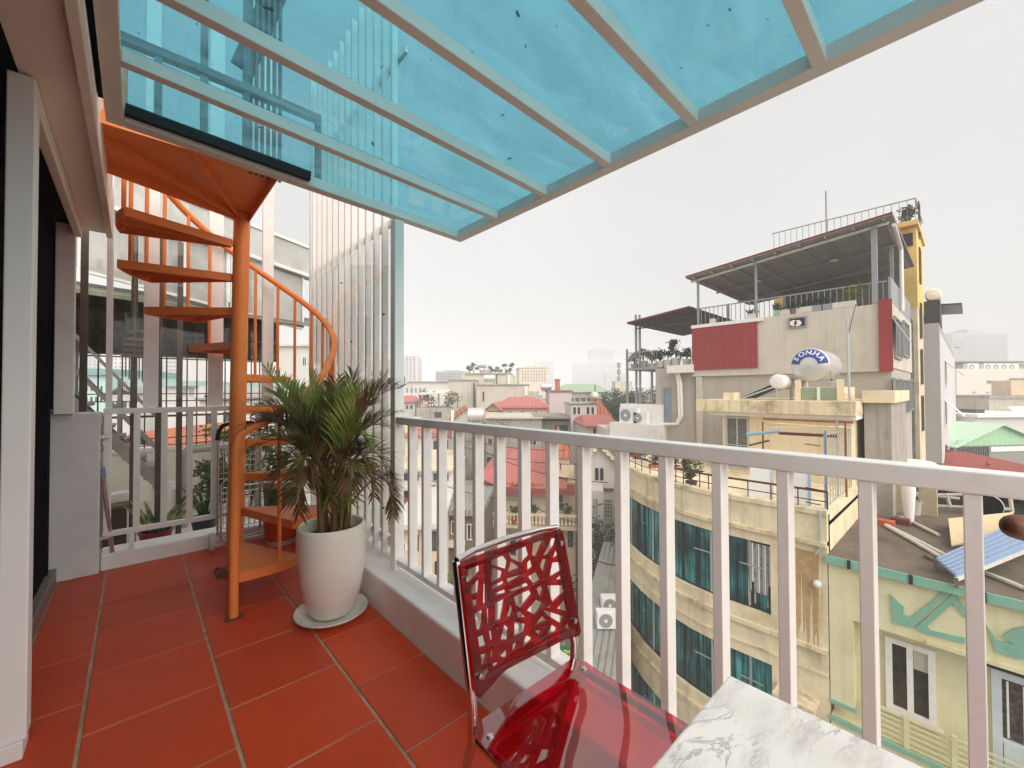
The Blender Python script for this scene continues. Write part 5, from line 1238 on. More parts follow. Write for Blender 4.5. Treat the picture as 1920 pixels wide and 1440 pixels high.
# ---- pale green house with green trim
PGR = mat('pale yellow green plaster', hexc(230,223,184), .85, var=.06, scale=2, stain=hexc(186,176,124), stain_amt=.6, streak=.3, bump=.15, stain_scale=1.0)
PGR2 = mat('recessed pale plaster', hexc(224,217,178), .85, var=.06, scale=2, stain=hexc(198,194,146), stain_amt=.5, streak=.3)
GTR = mat('sea green trim', hexc(132,182,160), .75, var=.10, scale=5, stain=hexc(160,180,150), stain_amt=.4)
ROOFC = mat('weathered roof concrete', hexc(112,100,88), .95, var=.2, scale=1.5, stain=hexc(70,62,54), stain_amt=.8, stain_scale=.8, bump=.3, bump_scale=14)
gh = root('green_house', 'pale yellow green house with sea green trim and a cluttered flat roof', 'house', (15, -1, GND))
ZG = -2.6
YG0, YG1 = -7.0, 2.28
def gp(x, y, X=12): return px2(x, y, X)
# front wall above the openings, recessed storey wall, piers
MB().box(12.0, 20, YG0, YG1, GND, -7.3).build('lower_wall', PGR, gh)
MB().box(12.0, 12.35, YG0, YG1, -3.95, ZG-.10).build('parapet_front', PGR, gh)
MB().box(12.0, 12.45, gp(1600,1200)[0], YG1, -5.9, -3.952).build('pier', PGR, gh)
MB().box(12.35, 20, YG0, YG1-.001, -7.3, ZG-.12).build('storey_wall', PGR2, gh)
MB().box(12.0, 12.349, YG0, YG1, -7.3, -6.28).build('balcony_front', PGR, gh)
MB().box(11.93, 12.0, YG0, YG1, -6.36, -6.26).build('balcony_trim', GTR, gh)
MB().box(11.95, 11.999, gp(1606,1300)[0], YG1, -5.98, -5.9).build('pier_trim', GTR, gh)
MB().box(11.9, 20, YG0, YG1+.02, ZG-.12, ZG).build('roof_slab', ROOFC, gh)
MB().box(11.86, 11.899, YG0, YG1+.03, ZG-.16, ZG+.02).build('gutter_trim', GTR, gh)
for i in range(7): y = YG1-.4-1.0*i; MB().box(11.84,11.858,y-.03,y+.03,ZG-.17,ZG+.03).build('gutter_joint', DKFR, gh)
wa, wz1 = gp(1660,1190,12.34); wb, wz0 = gp(1757,1364,12.34)
w = win(gh, 'x', 12.348, wb, wa, wz0, wz1, WHITE, mat('dark room glass', (.02,.018,.014), .08, var=.6, scale=1.2, stain=hexc(110,84,40), stain_amt=.5), 1, (), .11, .07, 'casement_window')
cur_ = gp(1712,1212,12.3); cur2 = gp(1742,1265,12.3)
MB().box(12.325,12.333,cur2[0],cur_[0],cur2[1],wz1-.12).build('roller_blind', mat('cream blind', (.50,.47,.40), .8), w)
MB().box(12.26,12.347,wb-.1,wa+.1,wz0-.08,wz0-.004).build('window_ledge', PGR, gh)
for i in range(6):
    z = -6.24+.115*i; MB().box(12.02,12.05,gp(1815,1400)[0]-2.5,gp(1648,1340)[0],z,z+.028).build('balcony_bar', PGR2, gh)
for px in (1790,1700): y = gp(px,1400)[0]; MB().box(12.0,12.07,y-.04,y+.04,-6.26,-5.6).build('balcony_post', PGR2, gh)
da, dz1 = gp(1858,1250,12.34); 
GRL = mat('dark grille', (.06,.04,.035), .5, var=.6, scale=12, stain=(.35,.30,.25), stain_amt=.5, stain_scale=14)
dd = win(gh, 'x', 12.348, da-1.25, da, -6.25, dz1, mat('pale blue door', (.62,.68,.70), .5), GRL, 0, (.38,), .13, .07, 'door')
MB().box(12.27,12.30,da-1.1,da-.14,-6.1,-5.45).build('door_panel', mat('pale blue panel',(.60,.66,.68),.5), dd)
for i in range(5): MB().bar((12.29,da-.2-.2*i,-5.35),(12.29,da-.2-.2*i,dz1-.16),.02,.03).build('grille_bar', WHITEW, dd)
MB().box(12.28,12.347,da-1.35,da+.1,dz1+.01,dz1+.09).build('door_head', DKFR, gh)
# painted relief on the parapet front
def relief(pts):
    m = MB(); m.prism([px2(1500+x/4.236,1100+y/4.236,12) for x, y in pts], 11.955, 11.999, 'yz'); m.build('relief', GTR, gh)
relief([(718,58),(826,160),(820,215),(880,243),(1085,80),(1150,5),(1230,5),(1100,110),(895,320),(745,285)])
relief([(915,325),(1000,250),(1220,45),(1330,190),(1330,250),(1215,125),(1010,310),(1040,345),(1310,405),(1310,445),(1000,365)])
relief([(1480,300),(1560,420),(1700,455),(1605,390),(1680,335),(1779,315),(1779,570),(1700,560),(1560,510)])
MB().box(11.96,11.999,YG0,YG1-1.6,-3.94,-3.86).build('front_trim', PGR, gh)
# clutter on the flat roof
SOLB = mat('pale blue ribbed sheet', hexc(150,172,200), .35, .2, var=.06, scale=3)
def quad3(pxs, X0, Zs): return [A(x,y,Z=z) for (x,y), z in zip(pxs, Zs)]
bs = root('blue_sheet', 'ribbed pale blue roofing sheet propped on poles over the cluttered roof', 'roofing sheet', (15, -.5, ZG))
c4 = [A(1755,1047,Z=ZG+.25), A(1793,1080,Z=ZG+.22), A(1990,1000,Z=ZG+.55), A(1930,965,Z=ZG+.6)]
MB().slab(c4, .03).build('sheet', SOLB, bs)
for i in range(6):
    f = (i+.5)/6; a = c4[0].lerp(c4[1],f); b = c4[3].lerp(c4[2],f); MB().bar(a+Vector((0,0,.012)),b+Vector((0,0,.012)),.05,.03).build('rib', SOLB, bs)
MB().bar(c4[1]+Vector((0,0,-.06)), c4[2]+Vector((0,0,-.06)),.06,.06).build('edge_pole', FOAM, bs)
for c_ in c4: MB().box(c_.x-.03,c_.x+.03,c_.y-.03,c_.y+.03,ZG,c_.z-.035).build('prop', WOOD, bs)
tbd = root('plywood_sheet', 'tan plywood sheet lying tilted on the cluttered roof', 'panel', (17, .2, ZG))
MB().slab([A(1778,972,Z=ZG+.35),A(1784,1022,Z=ZG+.1),A(1905,1000,Z=ZG+.1),A(1900,960,Z=ZG+.35)], .04).build('board', mat('tan plywood', hexc(214,190,152), .7, var=.06, scale=3, ridges=(0,.3,.01)), tbd)
MB().box(16.8,17,.2,.4,ZG,ZG+.08).build('support', WOOD, tbd)
for i, (a, b, lab) in enumerate((((1650,978),(1790,1050),'long pale bamboo pole on the cluttered roof'),((1660,985),(1765,1045),'second pale pole lying beside the long bamboo pole'),((1690,970),(1760,1003),'short pale pipe lying across the cluttered roof'),((1735,1040),(1752,1050),'short offcut of wood near the blue sheet'),((1850,1075),(1925,1105),'grey pipe lying under the blue sheet'))):
    p, q = A(*a,Z=ZG+.05), A(*b,Z=ZG+.05); o = MB().tube([p,(p+q)/2+Vector((0,0,.01)),q], .045, 8).build('pole', FOAM if i != 3 else WOOD); tag(o, lab, 'pole')
for i, (px, py, lab) in enumerate(((1660,980,'orange brick lying at the end of the bamboo pole'),(1688,977,'dark red brick lying on the cluttered roof'))):
    p = A(px,py,Z=ZG+.08); o = MB().box(p.x-.12,p.x+.12,p.y-.2,p.y+.2,ZG,ZG+.16).build('brick', mat('brick %d'%i, hexc(190,92,60) if not i else hexc(110,50,44), .9, var=.15), None, bevel=.01); tag(o, lab, 'brick')
for px, py, h, lab in ((1676,960,1.5,'square concrete stub column on the cluttered roof beside the poles'),(1740,968,1.35,'second square concrete stub column beside the white bucket')):
    p = A(px,py,Z=ZG); o = MB().box(p.x,p.x+.4,p.y-.2,p.y+.2,ZG,ZG+h).build('column', mat('raw column',hexc(186,170,140),.9,var=.12,stain=(.15,.13,.11),stain_amt=.5), None, bevel=.01); tag(o, lab, 'column')
p = A(1713,964,Z=ZG); o = MB().lathe((p.x,p.y,ZG), [(.16,0),(.2,.42),(.21,.43),(.19,.43),(.15,.05),(.0001,.04)], 20).build('bucket', WHP, None, smooth=True); tag(o, 'white bucket standing between the two stub columns', 'bucket')
p = A(1700,928,Z=ZG+.9); o = MB().lathe((p.x+.5,p.y,ZG), [(.1,0),(.16,1.0),(.14,1.25),(.05,1.35),(.04,1.6),(.0001,1.62)], 16).build('gas_bottle', WHITEW, None, smooth=True); tag(o, 'slim white flask shaped bottle behind the bucket on the roof', 'bottle')
p = A(1850,958,Z=ZG+.25); o = MB().lathe((p.x+.3,p.y,ZG+.35), [(.34,-.06),(.36,0),(.34,.06),(.25,.06),(.23,0),(.25,-.06),(.34,-.06)], 28, 'x').build('tyre_rim', WHP, None, smooth=True); tag(o, 'pale wheel rim standing on edge on the roof', 'rim')
# low frame of pipes and dark shed at the back of that roof
fr_ = root('pipe_frame', 'rusty frame of pipes in front of dark sheds at the back of the cluttered roof', 'frame', (20, 0, ZG))
for (a, b) in (((1640,915),(1800,935)),((1650,930),(1920,925)),((1680,945),(1900,955)),((1700,915),(1705,950)),((1750,920),(1756,950)),((1775,925),(1782,952)),((1860,925),(1868,958)),((1893,925),(1898,960)),((1660,900),(1668,945))):
    MB().tube([A(*a,X=19),A(*b,X=19)], .05, 6).build('pipe', FOAM, fr_)
SHED = mat('dark shed clutter', (.07,.06,.05), .9, var=.6, scale=1.6, stain=(.25,.22,.17), stain_amt=.6, stain_scale=1.5)
shd = root('roof_shed', 'dark cluttered shed with a red edge on the flat roof', 'shed', (21, -1, ZG))
MB().box(20.2, 24, A(1925,920,X=20.2).y-3, A(1655,920,X=20.2).y, GND, A(1750,925,X=20.2).z+.0).build('shed_wall', SHED, shd)
MB().box(19.7, 24.2, A(1925,920,X=20).y-3, A(1745,920,X=20).y, A(1800,918,X=19.7).z, A(1800,904,X=19.7).z).build('red_edge', REDP2, shd)
tnk = A(1710,870,X=22); t = MB().lathe((22,tnk.y,tnk.z-.3), [(.9,-.9),(.9,.0),(.85,.25),(.6,.42),(.0001,.5)], 28).build('dome_tank', WHITEW, None, smooth=True); tag(t, 'white domed tank rising behind the railing beside the concrete house', 'tank')
MB().box(21,23.2,tnk.y-1,tnk.y+1,A(1750,925,X=20.2).z+.001,tnk.z-1.2).build('tank_base', CONC2, shd)
# ================================================================== THE CITY BEYOND
YAW = -_yaw
def HZ(y, d): return EYE+(732.6-y)*d/FPX          # height of a picture row at depth d
class Blk:
    """box building whose front is turned to face this way (extra turn rot)"""
    def __init__(s, name, label, cat, x0, x1, ytop, d, wall, depth=8, rot=0, base=GND, group=None, ybase=None):
        s.d = d; s.k = d/FPX; s.xc = (x0+x1)/2; p = A(s.xc, 732, d=d)
        s.r = root(name, label, cat, (p.x, p.y, base), YAW+rad(rot), group, local=True); s.base = base
        s.w = (x1-x0)*s.k/math.cos(rad(rot)); s.h = HZ(ytop, d)-base; s.dep = depth
        s.b0 = 0 if ybase is None else s.z(ybase)
        s.wall = MB().box(-s.w/2, s.w/2, 0, depth, s.b0, s.h).build('wall', wall, s.r)
    def x(s, px): return (px-s.xc)*s.k
    def z(s, py): return HZ(py, s.d)-s.base
    def win(s, x0, x1, y0, y1, fm=None, pm=None, mull=1, trans=(), fw=None, name='window'):
        fw = fw or max(.04, s.k*.6)
        return win(s.r, 'l', 0, s.x(x0), s.x(x1), s.z(y1), s.z(y0), fm or WHITE, pm or NGL, mull, trans, fw, fw*1.1, name, fw*.3)
    def grid(s, x0, x1, y0, y1, nx, ny, fx=.6, fy=.6, pm=None, name='window'):
        """rows of plain windows, each its own part, sharing one mesh"""
        W_ = s.x(x1)-s.x(x0); H_ = s.z(y0)-s.z(y1); w = W_/nx*fx; h = H_/ny*fy; first = None; o_ = max(.06, s.k*.5)
        for j in range(ny):
            for i in range(nx):
                lx = s.x(x0)+W_*(i+.5)/nx; lz = s.z(y1)+H_*(j+.5)/ny
                if first is None: first = MB().box(-w/2, w/2, -o_, .0, -h/2, h/2).build(name, pm or NGL, s.r); first.location = (lx,-.002,lz)
                else: inst(first, s.r, (lx,-.002,lz))
    def box(s, x0, x1, y0, y1, o0, o1, m, name='trim', bevel=0):
        return MB().box(s.x(x0), s.x(x1), o0, o1, s.z(y1), s.z(y0)).build(name, m, s.r, bevel=bevel)
    def hip(s, x0, x1, ye, yr, m, over=.3, ridge=.45, rm=None):
        a, b = s.x(x0), s.x(x1); ze, zr = s.z(ye), s.z(yr); D = s.dep; c = (a+b)/2; rl_ = (b-a)*ridge/2
        return MB().add([(a,-over,ze),(b,-over,ze),(b,D+over,ze),(a,D+over,ze),(c-rl_,D*.5,zr),(c+rl_,D*.5,zr),(a,-over,ze-.12),(b,-over,ze-.12),(b,D+over,ze-.12),(a,D+over,ze-.12)],
            [(0,1,5,4),(1,2,5),(2,3,4,5),(3,0,4),(6,9,8,7),(0,6,7,1),(1,7,8,2),(2,8,9,3),(3,9,6,0)]).build('roof', m, s.r)
    def gable(s, x0, x1, ye, yr, m, over=.3, front=True, gm=None):
        a, b = s.x(x0), s.x(x1); ze, zr = s.z(ye), s.z(yr); D = s.dep; c = (a+b)/2
        if gm is not None: MB().prism([(a+.15,ze-.05),(b-.15,ze-.05),(c,zr-.12)], .01, D-.01, 'xz').build('gable_wall', gm, s.r)
        return MB().add([(a,-over,ze),(c,-over,zr),(b,-over,ze),(a,D+over,ze),(c,D+over,zr),(b,D+over,ze),(a,-over,ze-.1),(c,-over,zr-.1),(b,-over,ze-.1),(a,D+over,ze-.1),(c,D+over,zr-.1),(b,D+over,ze-.1)],
            [(0,1,4,3),(1,2,5,4),(6,9,10,7),(7,10,11,8),(0,6,7,1),(1,7,8,2),(3,4,10,9),(4,5,11,10),(0,3,9,6),(2,8,11,5)]).build('roof', m, s.r)
def ctank(lab, px, py, d, r, L_, m=None, rot=0, group=None):
    p = A(px, py, d=d); rt = root('water_tank', lab, 'water tank', (p.x,p.y,p.z-r*1.5), YAW+rad(rot), group, local=True)
    MB().lathe((-L_/2,0,r*1.5), [(.0001,-.1*r),(r*.8,0),(r,.1*r),(r,L_-.1*r),(r*.8,L_),(.0001,L_+.1*r)], 20, 'x').build('drum', m or INOX, rt, smooth=True)
    for x in (-L_*.3,L_*.3): MB().box(x-.06,x+.06,-r*.7,r*.7,0,r*.75).build('stand', GSTEEL, rt)
PAL = mat('pale city render', hexc(214,210,204), .9, var=.05, scale=.6, stain=hexc(180,174,164), stain_amt=.4, streak=.3, stain_scale=.3)
CRM = mat('cream city render', hexc(222,208,180), .9, var=.05, scale=.6, stain=hexc(184,166,134), stain_amt=.5, streak=.4, stain_scale=.4)
GRC = mat('old grey concrete', hexc(176,170,160), .95, var=.1, scale=.8, stain=hexc(104,98,90), stain_amt=.7, streak=.7, stain_scale=.5)
BGC = mat('beige concrete', hexc(206,198,182), .9, var=.06, scale=.8, stain=hexc(160,148,128), stain_amt=.5, streak=.6, stain_scale=.4)
PNK = mat('pink render', hexc(214,172,172), .9, var=.06, scale=.8, stain=hexc(170,130,128), stain_amt=.3)
PEA = mat('peach render', hexc(226,202,172), .9, var=.05, scale=.8, stain=hexc(190,160,130), stain_amt=.4, streak=.3)
MINT = mat('mint render', hexc(184,214,206), .9, var=.05, scale=.5, stain=hexc(160,180,172), stain_amt=.4)
RRT = mat('red metal roof', hexc(186,108,100), .6, var=.08, scale=1.2, ridges=(0,.4,.02), stain=hexc(150,86,78), stain_amt=.4)
RDK = mat('deep red fascia', hexc(146,70,66), .6, var=.08)
ORT = mat('orange tile roof', hexc(192,116,84), .85, var=.14, scale=3, ridges=(0,.3,.05), stain=hexc(130,84,60), stain_amt=.5)
GRT = mat('green grey roof', hexc(150,172,140), .7, var=.08, scale=.8)
SLT = mat('grey corrugated roof', hexc(156,154,146), .8, var=.1, scale=1.5, ridges=(0,.2,.03), stain=hexc(110,104,96), stain_amt=.5)
TEALW = mat('pale teal glass', hexc(140,176,176), .2); BGL = mat('blue grey glass', hexc(120,132,140), .15, var=.2); DGL = mat('dark window', (.05,.055,.06), .15, var=.3)
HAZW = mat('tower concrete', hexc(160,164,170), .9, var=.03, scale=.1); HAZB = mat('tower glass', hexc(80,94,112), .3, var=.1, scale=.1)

# ---- far towers fading into the haze
def tower(lab, x0, x1, yt, d, wm, nx, ny, wmat, rot=0, x0w=None, yb=728, dep=25, fx=.6, fy=.55, cap=0):
    b = Blk('tower_block', lab, 'tower', x0, x1, yt, d, wm, dep, rot); b.grid(x0+2, x1-2, yt+3, yb, nx, ny, fx, fy, wmat)
    if cap: b.box(x0+(x1-x0)*.2, x1-(x1-x0)*.3, yt-cap, yt-.01, dep*.2, dep*.7, wm, 'plant_room')
    return b
b = tower('white high-rise with pale teal window columns beside the corner post', 744, 782, 664, 170, GRYL, 5, 12, BGL, 8, yb=716, cap=4)
b = tower('low wide pale office block beyond the pergola house', 816, 868, 695, 190, GRYP, 9, 5, HAZB, -6, yb=722, cap=3)
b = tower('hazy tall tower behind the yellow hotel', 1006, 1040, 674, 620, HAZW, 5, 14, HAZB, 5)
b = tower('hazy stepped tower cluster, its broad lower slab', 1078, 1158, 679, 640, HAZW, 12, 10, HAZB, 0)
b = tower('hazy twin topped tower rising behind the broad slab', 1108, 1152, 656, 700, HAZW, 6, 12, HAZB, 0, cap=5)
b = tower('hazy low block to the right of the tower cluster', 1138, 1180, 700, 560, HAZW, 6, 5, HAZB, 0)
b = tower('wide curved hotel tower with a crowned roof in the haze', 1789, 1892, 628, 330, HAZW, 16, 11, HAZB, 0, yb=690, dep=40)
b.box(1830,1862,621,627.9,5,30,HAZW,'crown'); b.box(1842,1848,617,620.9,10,20,HAZW,'crown')
b = tower('tall white apartment tower with small windows seen through the end slats', 196, 246, 640, 170, PAL, 6, 12, DGL, 10, yb=735, fx=.3, fy=.35)
b = tower('pale apartment tower with wide windows behind the wooden lantern', 306, 334, 655, 190, PAL, 3, 8, BGL, -8, yb=718, fx=.7)
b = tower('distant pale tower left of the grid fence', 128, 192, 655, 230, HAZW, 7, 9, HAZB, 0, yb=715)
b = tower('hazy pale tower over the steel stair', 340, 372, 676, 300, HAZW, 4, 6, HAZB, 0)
# ---- left view through the end railing
b = Blk('mint_house', 'pale mint house with teal roof edge beyond the grid fence', 'house', 118, 200, 700, 38, MINT, 9, 6); b.box(116,202,688,699.9,-.4,9,mat('teal roof edge',hexc(120,166,160),.7),'roof_edge'); b.grid(150,192,718,732,5,1,.35,.6,DGL); b.grid(150,192,738,752,5,1,.35,.6,DGL)
b = Blk('white_house', 'white low house with a grey roof beyond the grid fence', 'house', 200, 262, 735, 30, PAL, 8, -5); b.gable(196,266,735,722,SLT); b.grid(215,255,745,765,3,1,.5,.6,DGL)
b = Blk('white_house', 'white box house with a mint roof slab beyond the second brown post', 'house', 300, 400, 722, 28, PAL, 8, 4); b.box(315,372,712,721.9,-.3,8,mat('mint slab',hexc(160,190,184),.8),'roof_slab'); b.win(340,366,724,742); b.grid(380,396,735,760,1,2,.6,.5,DGL)
b = Blk('brick_house', 'low house with a rusty orange roof beyond the steel stair', 'house', 205, 330, 832, 17, PAL, 6, 3); b.gable(200,335,832,806,ORT)
b = Blk('white_house', 'white house with dark doors between the grid fence and the palm', 'house', 372, 470, 748, 26, PAL, 8, -4); b.win(386,402,775,812,DKFR,DGL); b.win(420,440,770,800,DKFR,DGL); b.box(370,472,744,747.9,-.3,8.3,GRC,'coping')
b = Blk('apartment_house', 'cream house with a narrow dark window behind the spiral stair', 'house', 520, 610, 648, 60, PAL, 10, 5); b.win(567,574,668,684,WHITE,DGL); b.grid(580,606,690,725,2,2,.4,.5,DGL); b.box(518,612,644,647.9,-.5,10.5,CRM,'coping')
b = Blk('white_house', 'white rooftop block behind the tall slat screen', 'house', 585, 735, 674, 85, PAL, 12, 0); b.grid(600,725,690,725,6,2,.4,.5,DGL)
# ---- middle distance between corner post and concrete house
b = Blk('white_hall', 'long white flat roofed hall behind the pergola house', 'building', 748, 850, 716, 95, PAL, 14, 4); b.grid(760,800,722,740,5,1,.5,.5,BGL); b.box(746,852,714,715.9,-.5,14.5,GRC,'coping')
b = Blk('red_roof_house', 'small house with faded red roof beside the corner post', 'house', 750, 778, 752, 48, PAL, 6, 6); b.hip(742,782,752,741,RRT); b.grid(752,775,757,768,3,1,.5,.6,DGL)
b = Blk('pergola_house', 'house with a vine covered rooftop pergola and pale sloping sheet roof', 'house', 780, 862, 764, 46, GRC, 7, -4)
for px in (786,802,822,842,858): MB().box(b.x(px)-.06,b.x(px)+.06,.1,.22,b.h,b.z(738)).build('pergola_post', WOOD, b.r)
MB().slab([(b.x(782),-.3,b.z(738)),(b.x(836),-.3,b.z(736)),(b.x(830),5,b.z(729)),(b.x(790),5,b.z(730))], .1).build('sheet_roof', PAL, b.r)
m = MB(); rg = random.Random(5)
for i in range(12): leaf_cloud(m, (b.x(rg.uniform(785,860)), rg.uniform(.2,3), b.z(rg.uniform(738,762))), .7, 60, .28, rg)
m.build('vines', LEAFO, b.r); b.win(815,828,772,782,DKFR,DGL)
b = Blk('concrete_block', 'grey concrete block with a planted roof and a water tank', 'building', 866, 962, 701, 66, BGC, 9, -3)
b.box(872,960,699,700.9,-.3,9.2,GRC,'coping'); b.box(896,918,692,698.9,2,5,PAL,'stair_head'); b.box(931,932.5,702,722,-.2,-.002,DKFR,'pipe'); b.box(952,956,702,722,-.25,-.002,WHITE,'pipe')
for i, px in enumerate((880,888,922,934,948,956)):
    p = b.r.matrix_world if False else None
    q = A(px,700,d=67.5); shrub('roof_shrub', 'leafy shrub on the planted roof of the grey concrete block', 'shrub', (q.x,q.y,HZ(699.5,66)), (1.4,1.8,1.3,1.0,1.4,1.5)[i], .75, 200, .3, LEAFO if i%2 else LEAFG, 110+i, group='shrubs on the planted roof')
ctank('small steel tank above the planted concrete roof', 903, 684, 67, .55, 1.5)
b = Blk('concrete_block', 'narrow grey concrete wall block left of the planted block', 'building', 840, 889, 713, 62, BGC, 8, -3); b.box(838,891,711,712.9,-.2,8.2,GRC,'coping'); b.box(887.5,890.5,718,765,-.1,-.002,DGL,'dark_joint')
b = Blk('concrete_block', 'long stained beige wall block in front of the planted block', 'building', 893, 990, 722, 57, BGC, 8, -3); b.box(891,992,720,721.9,-.2,8.2,GRC,'coping'); b.box(905,908,734,752,-.1,-.002,DGL,'slit'); b.box(983,990,724,742,-.15,-.002,WHITE,'pipe')
ctank('white steel tank on the stained beige block', 918, 709, 60, .5, 1.6); ctank('steel tank on a rooftop frame right of the red hip roof', 1024, 725, 55, .5, 1.4)
b = Blk('yellow_hotel', 'pale yellow hotel with a rounded pediment in the haze', 'hotel', 974, 1028, 690, 150, CRM, 14, 4); b.grid(977,1025,694,716,9,4,.45,.6,BGL)
MB().prism([(b.x(984)+(b.x(1002)-b.x(984))*(.5+.5*math.cos(a_)), b.z(690)+ (b.x(1002)-b.x(984))*.35*math.sin(a_)) for a_ in [math.pi*i/12 for i in range(13)]], -.3, 1, 'xz').build('pediment', CRM, b.r); b.box(972,1030,688.5,689.9,-.4,14,PEA,'cornice')
b = Blk('pink_house', 'pink house under a red metal hip roof', 'house', 926, 1024, 763, 44, PNK, 8, -5); b.hip(920,1028,763,745,RRT,.4,.45); b.box(924,1026,762,767,-.25,-.002,RDK,'fascia'); b.win(952,960,770,782,WHITE,DGL); b.win(975,983,769,782,WHITE,DGL); b.win(1000,1008,769,782,WHITE,DGL)
b = Blk('yellow_house', 'small yellow house with red gable roof against the pink house', 'house', 910, 938, 772, 43, YEL2, 6, -5); b.gable(907,942,769,755,RRT,gm=GRC)
b = Blk('tile_roof_house', 'house with an orange tiled roof and a steel tank', 'house', 848, 908, 788, 33, PAL, 6, 8); b.gable(842,910,789,763,ORT,gm=PAL); b.box(846,851,768,789,-.35,-.30,WHITE,'barge_board')
ctank('steel tank on the orange tiled roof', 893, 778, 31.5, .55, 1.3)
b = Blk('green_roof_house', 'grey house under a wide green grey roof', 'house', 1050, 1140, 735, 78, GRC, 10, 0); b.hip(1046,1146,735,720,GRT,.5,.6); b.grid(1055,1110,744,756,5,1,.7,.6,DGL)
b = Blk('brick_stack', 'narrow brick red stack beside the green grey roof', 'chimney', 1042, 1050, 713, 70, mat('brick red',hexc(180,96,76),.9,var=.1), 1.2, 0); b.box(1041,1051,711,712.9,-.1,1.3,mat('stack cap',hexc(150,84,70),.9),'cap')
b = Blk('pink_house', 'plain faded pink gable wall below the green grey roof', 'house', 1030, 1072, 735, 60, mat('faded pink',hexc(206,190,188),.9,var=.05), 7, 0); b.box(1028,1074,732,734.9,-.2,7.2,RDK,'coping')
b = Blk('turret_house', 'white rooftop turret with arched openings and an orange pyramid roof beside it', 'house', 1070, 1119, 758, 36, PAL, 4, 0)
for px in (1077,1085,1102,1111): b.win(px-3.5,px+3.5,763,778,WHITE,DGL,0)
b.box(1068,1121,756,757.9,-.15,4.2,GRC,'coping')
p0 = (b.x(1112),.2); p1 = (b.x(1148),3.2)
MB().add([(b.x(1108),-.2,b.z(784)),(b.x(1148),-.2,b.z(783)),(b.x(1148),3,b.z(783)),(b.x(1108),3,b.z(784)),(b.x(1121),1.2,b.z(740))],[(0,1,4),(1,2,4),(2,3,4),(3,0,4),(0,3,2,1)]).build('pyramid_roof', ORT, b.r)
MB().tube([(b.x(1121),1.2,b.z(740)),(b.x(1121),1.2,b.z(722))], .04, 6).build('lightning_rod', DKFR, b.r)
MB().lathe((b.x(1113),-.3,b.z(744)), [(.0001,.05),(.25,.02),(.42,-.1)], 18, 'y').build('satellite_dish', WHITEW, b.r, smooth='all')
b = Blk('white_house', 'white house with a low red roof in front of the pyramid roof', 'house', 1098, 1160, 800, 31, PAL, 6, 0); b.hip(1093,1166,798,783,RRT,.4,.7); b.win(1110,1125,803,815,WHITE,DGL); b.win(1131,1138,803,815,WHITE,DGL)
b = Blk('grey_shed', 'grey open shed with a white slab roof below the turret', 'shed', 1008, 1070, 790, 37, GRC, 5, 0); b.box(1000,1066,780,784,-1,5,SLT,'roof_sheet'); b.win(1040,1064,797,815,DKFR,DGL); 
b = Blk('white_house', 'white flat house carrying air conditioners beside the stained beige wall', 'house', 1140, 1215, 806, 27, PAL, 5, 0); ac_unit('grey air conditioner on the white flat house', A(1153,816,d=26.7), .9, .65, .3, rz=YAW)
# telecom mast, tree
ms = root('telecom_mast', 'slim telecom mast with panel antennas rising over the trees', 'mast', A(1161,740,d=90)); q = A(1161,740,d=90)
MB().tube([q, (q.x,q.y,HZ(680,90))], [.25,.12], 6).build('mast_tube', GSTEEL, ms)
for dz in (0,1.4,3.0): MB().box(q.x-.45,q.x+.45,q.y-.2,q.y+.2,HZ(690,90)-dz,HZ(690,90)-dz+1.0).build('antenna', GSTEEL, ms)
def tree(lab, px, py_base, d, ytop, r, lm, seed, n=2600, ls=.35, group=None, cat='tree'):
    rg = random.Random(seed); p = A(px, 740, d=d); zt = HZ(ytop, d); H = zt-GND; c = Vector((p.x,p.y,GND))
    rt = root('tree', lab, cat, tuple(c), group=group)
    m = MB(); m.tube([c, c+Vector((.2,.1,H*.35)), c+Vector((.1,.3,H*.7))], [r*.11,r*.085,r*.05], 8)
    ends = []
    for i in range(9):
        a = i*2.4+rg.uniform(-.3,.3); e = c+Vector((math.cos(a)*r*.7,math.sin(a)*r*.7,H*rg.uniform(.68,.92))); s_ = c+Vector((.12,.2,H*rg.uniform(.4,.65)))
        m.tube([s_, s_.lerp(e,.5)+Vector((0,0,.4)), e], [r*.05,r*.03,r*.012], 5); ends.append(e)
    m.build('trunk', WOODB, rt)
    m = MB(); cl = n//50
    for i in range(cl):
        u = Vector((rg.gauss(0,1),rg.gauss(0,1),rg.gauss(0,.8))).normalized()*(.45+.55*rg.random())
        leaf_cloud(m, c+Vector((u.x*r,u.y*r,H-r*.8+u.z*r*.85)), r*rg.uniform(.18,.34), 50, ls, rg)
    m.build('crown', lm, rt)
tree('dark leafy tree beside the telecom mast', 1152, 0, 52, 732, 2.6, LEAFD, 1)
tree('round dark tree behind the orange pyramid roof', 1172, 0, 56, 738, 2.6, LEAFD, 2)
tree('dense dark tree below the planted deck', 1140, 0, 46, 752, 2.4, LEAFD, 3)
tree('olive tree with pale flowers behind the deck posts', 1215, 0, 60, 730, 3.0, LEAFO, 4)
# ---- lower houses seen between the balusters
b = Blk('grey_tenement', 'big stained grey concrete tenement wall below the pink house', 'building', 905, 1015, 785, 36, GRC, 8, -6); b.box(903,1017,782,784.9,-.25,8.2,BGC,'coping'); b.win(915,922,823,832,DKFR,DGL,0); b.win(912,922,857,866,DKFR,DGL,0); b.win(990,1006,820,834,WHITE,DGL)
b = Blk('grey_tenement', 'narrow blackened concrete stair tower beside the grey tenement', 'building', 868, 888, 800, 28, mat('blackened concrete',hexc(140,134,126),.95,var=.15,scale=1,stain=hexc(64,58,54),stain_amt=1,streak=.9,stain_scale=.8), 5, -6); b.box(866,890,798,799.9,-.1,5.1,GRC,'coping')
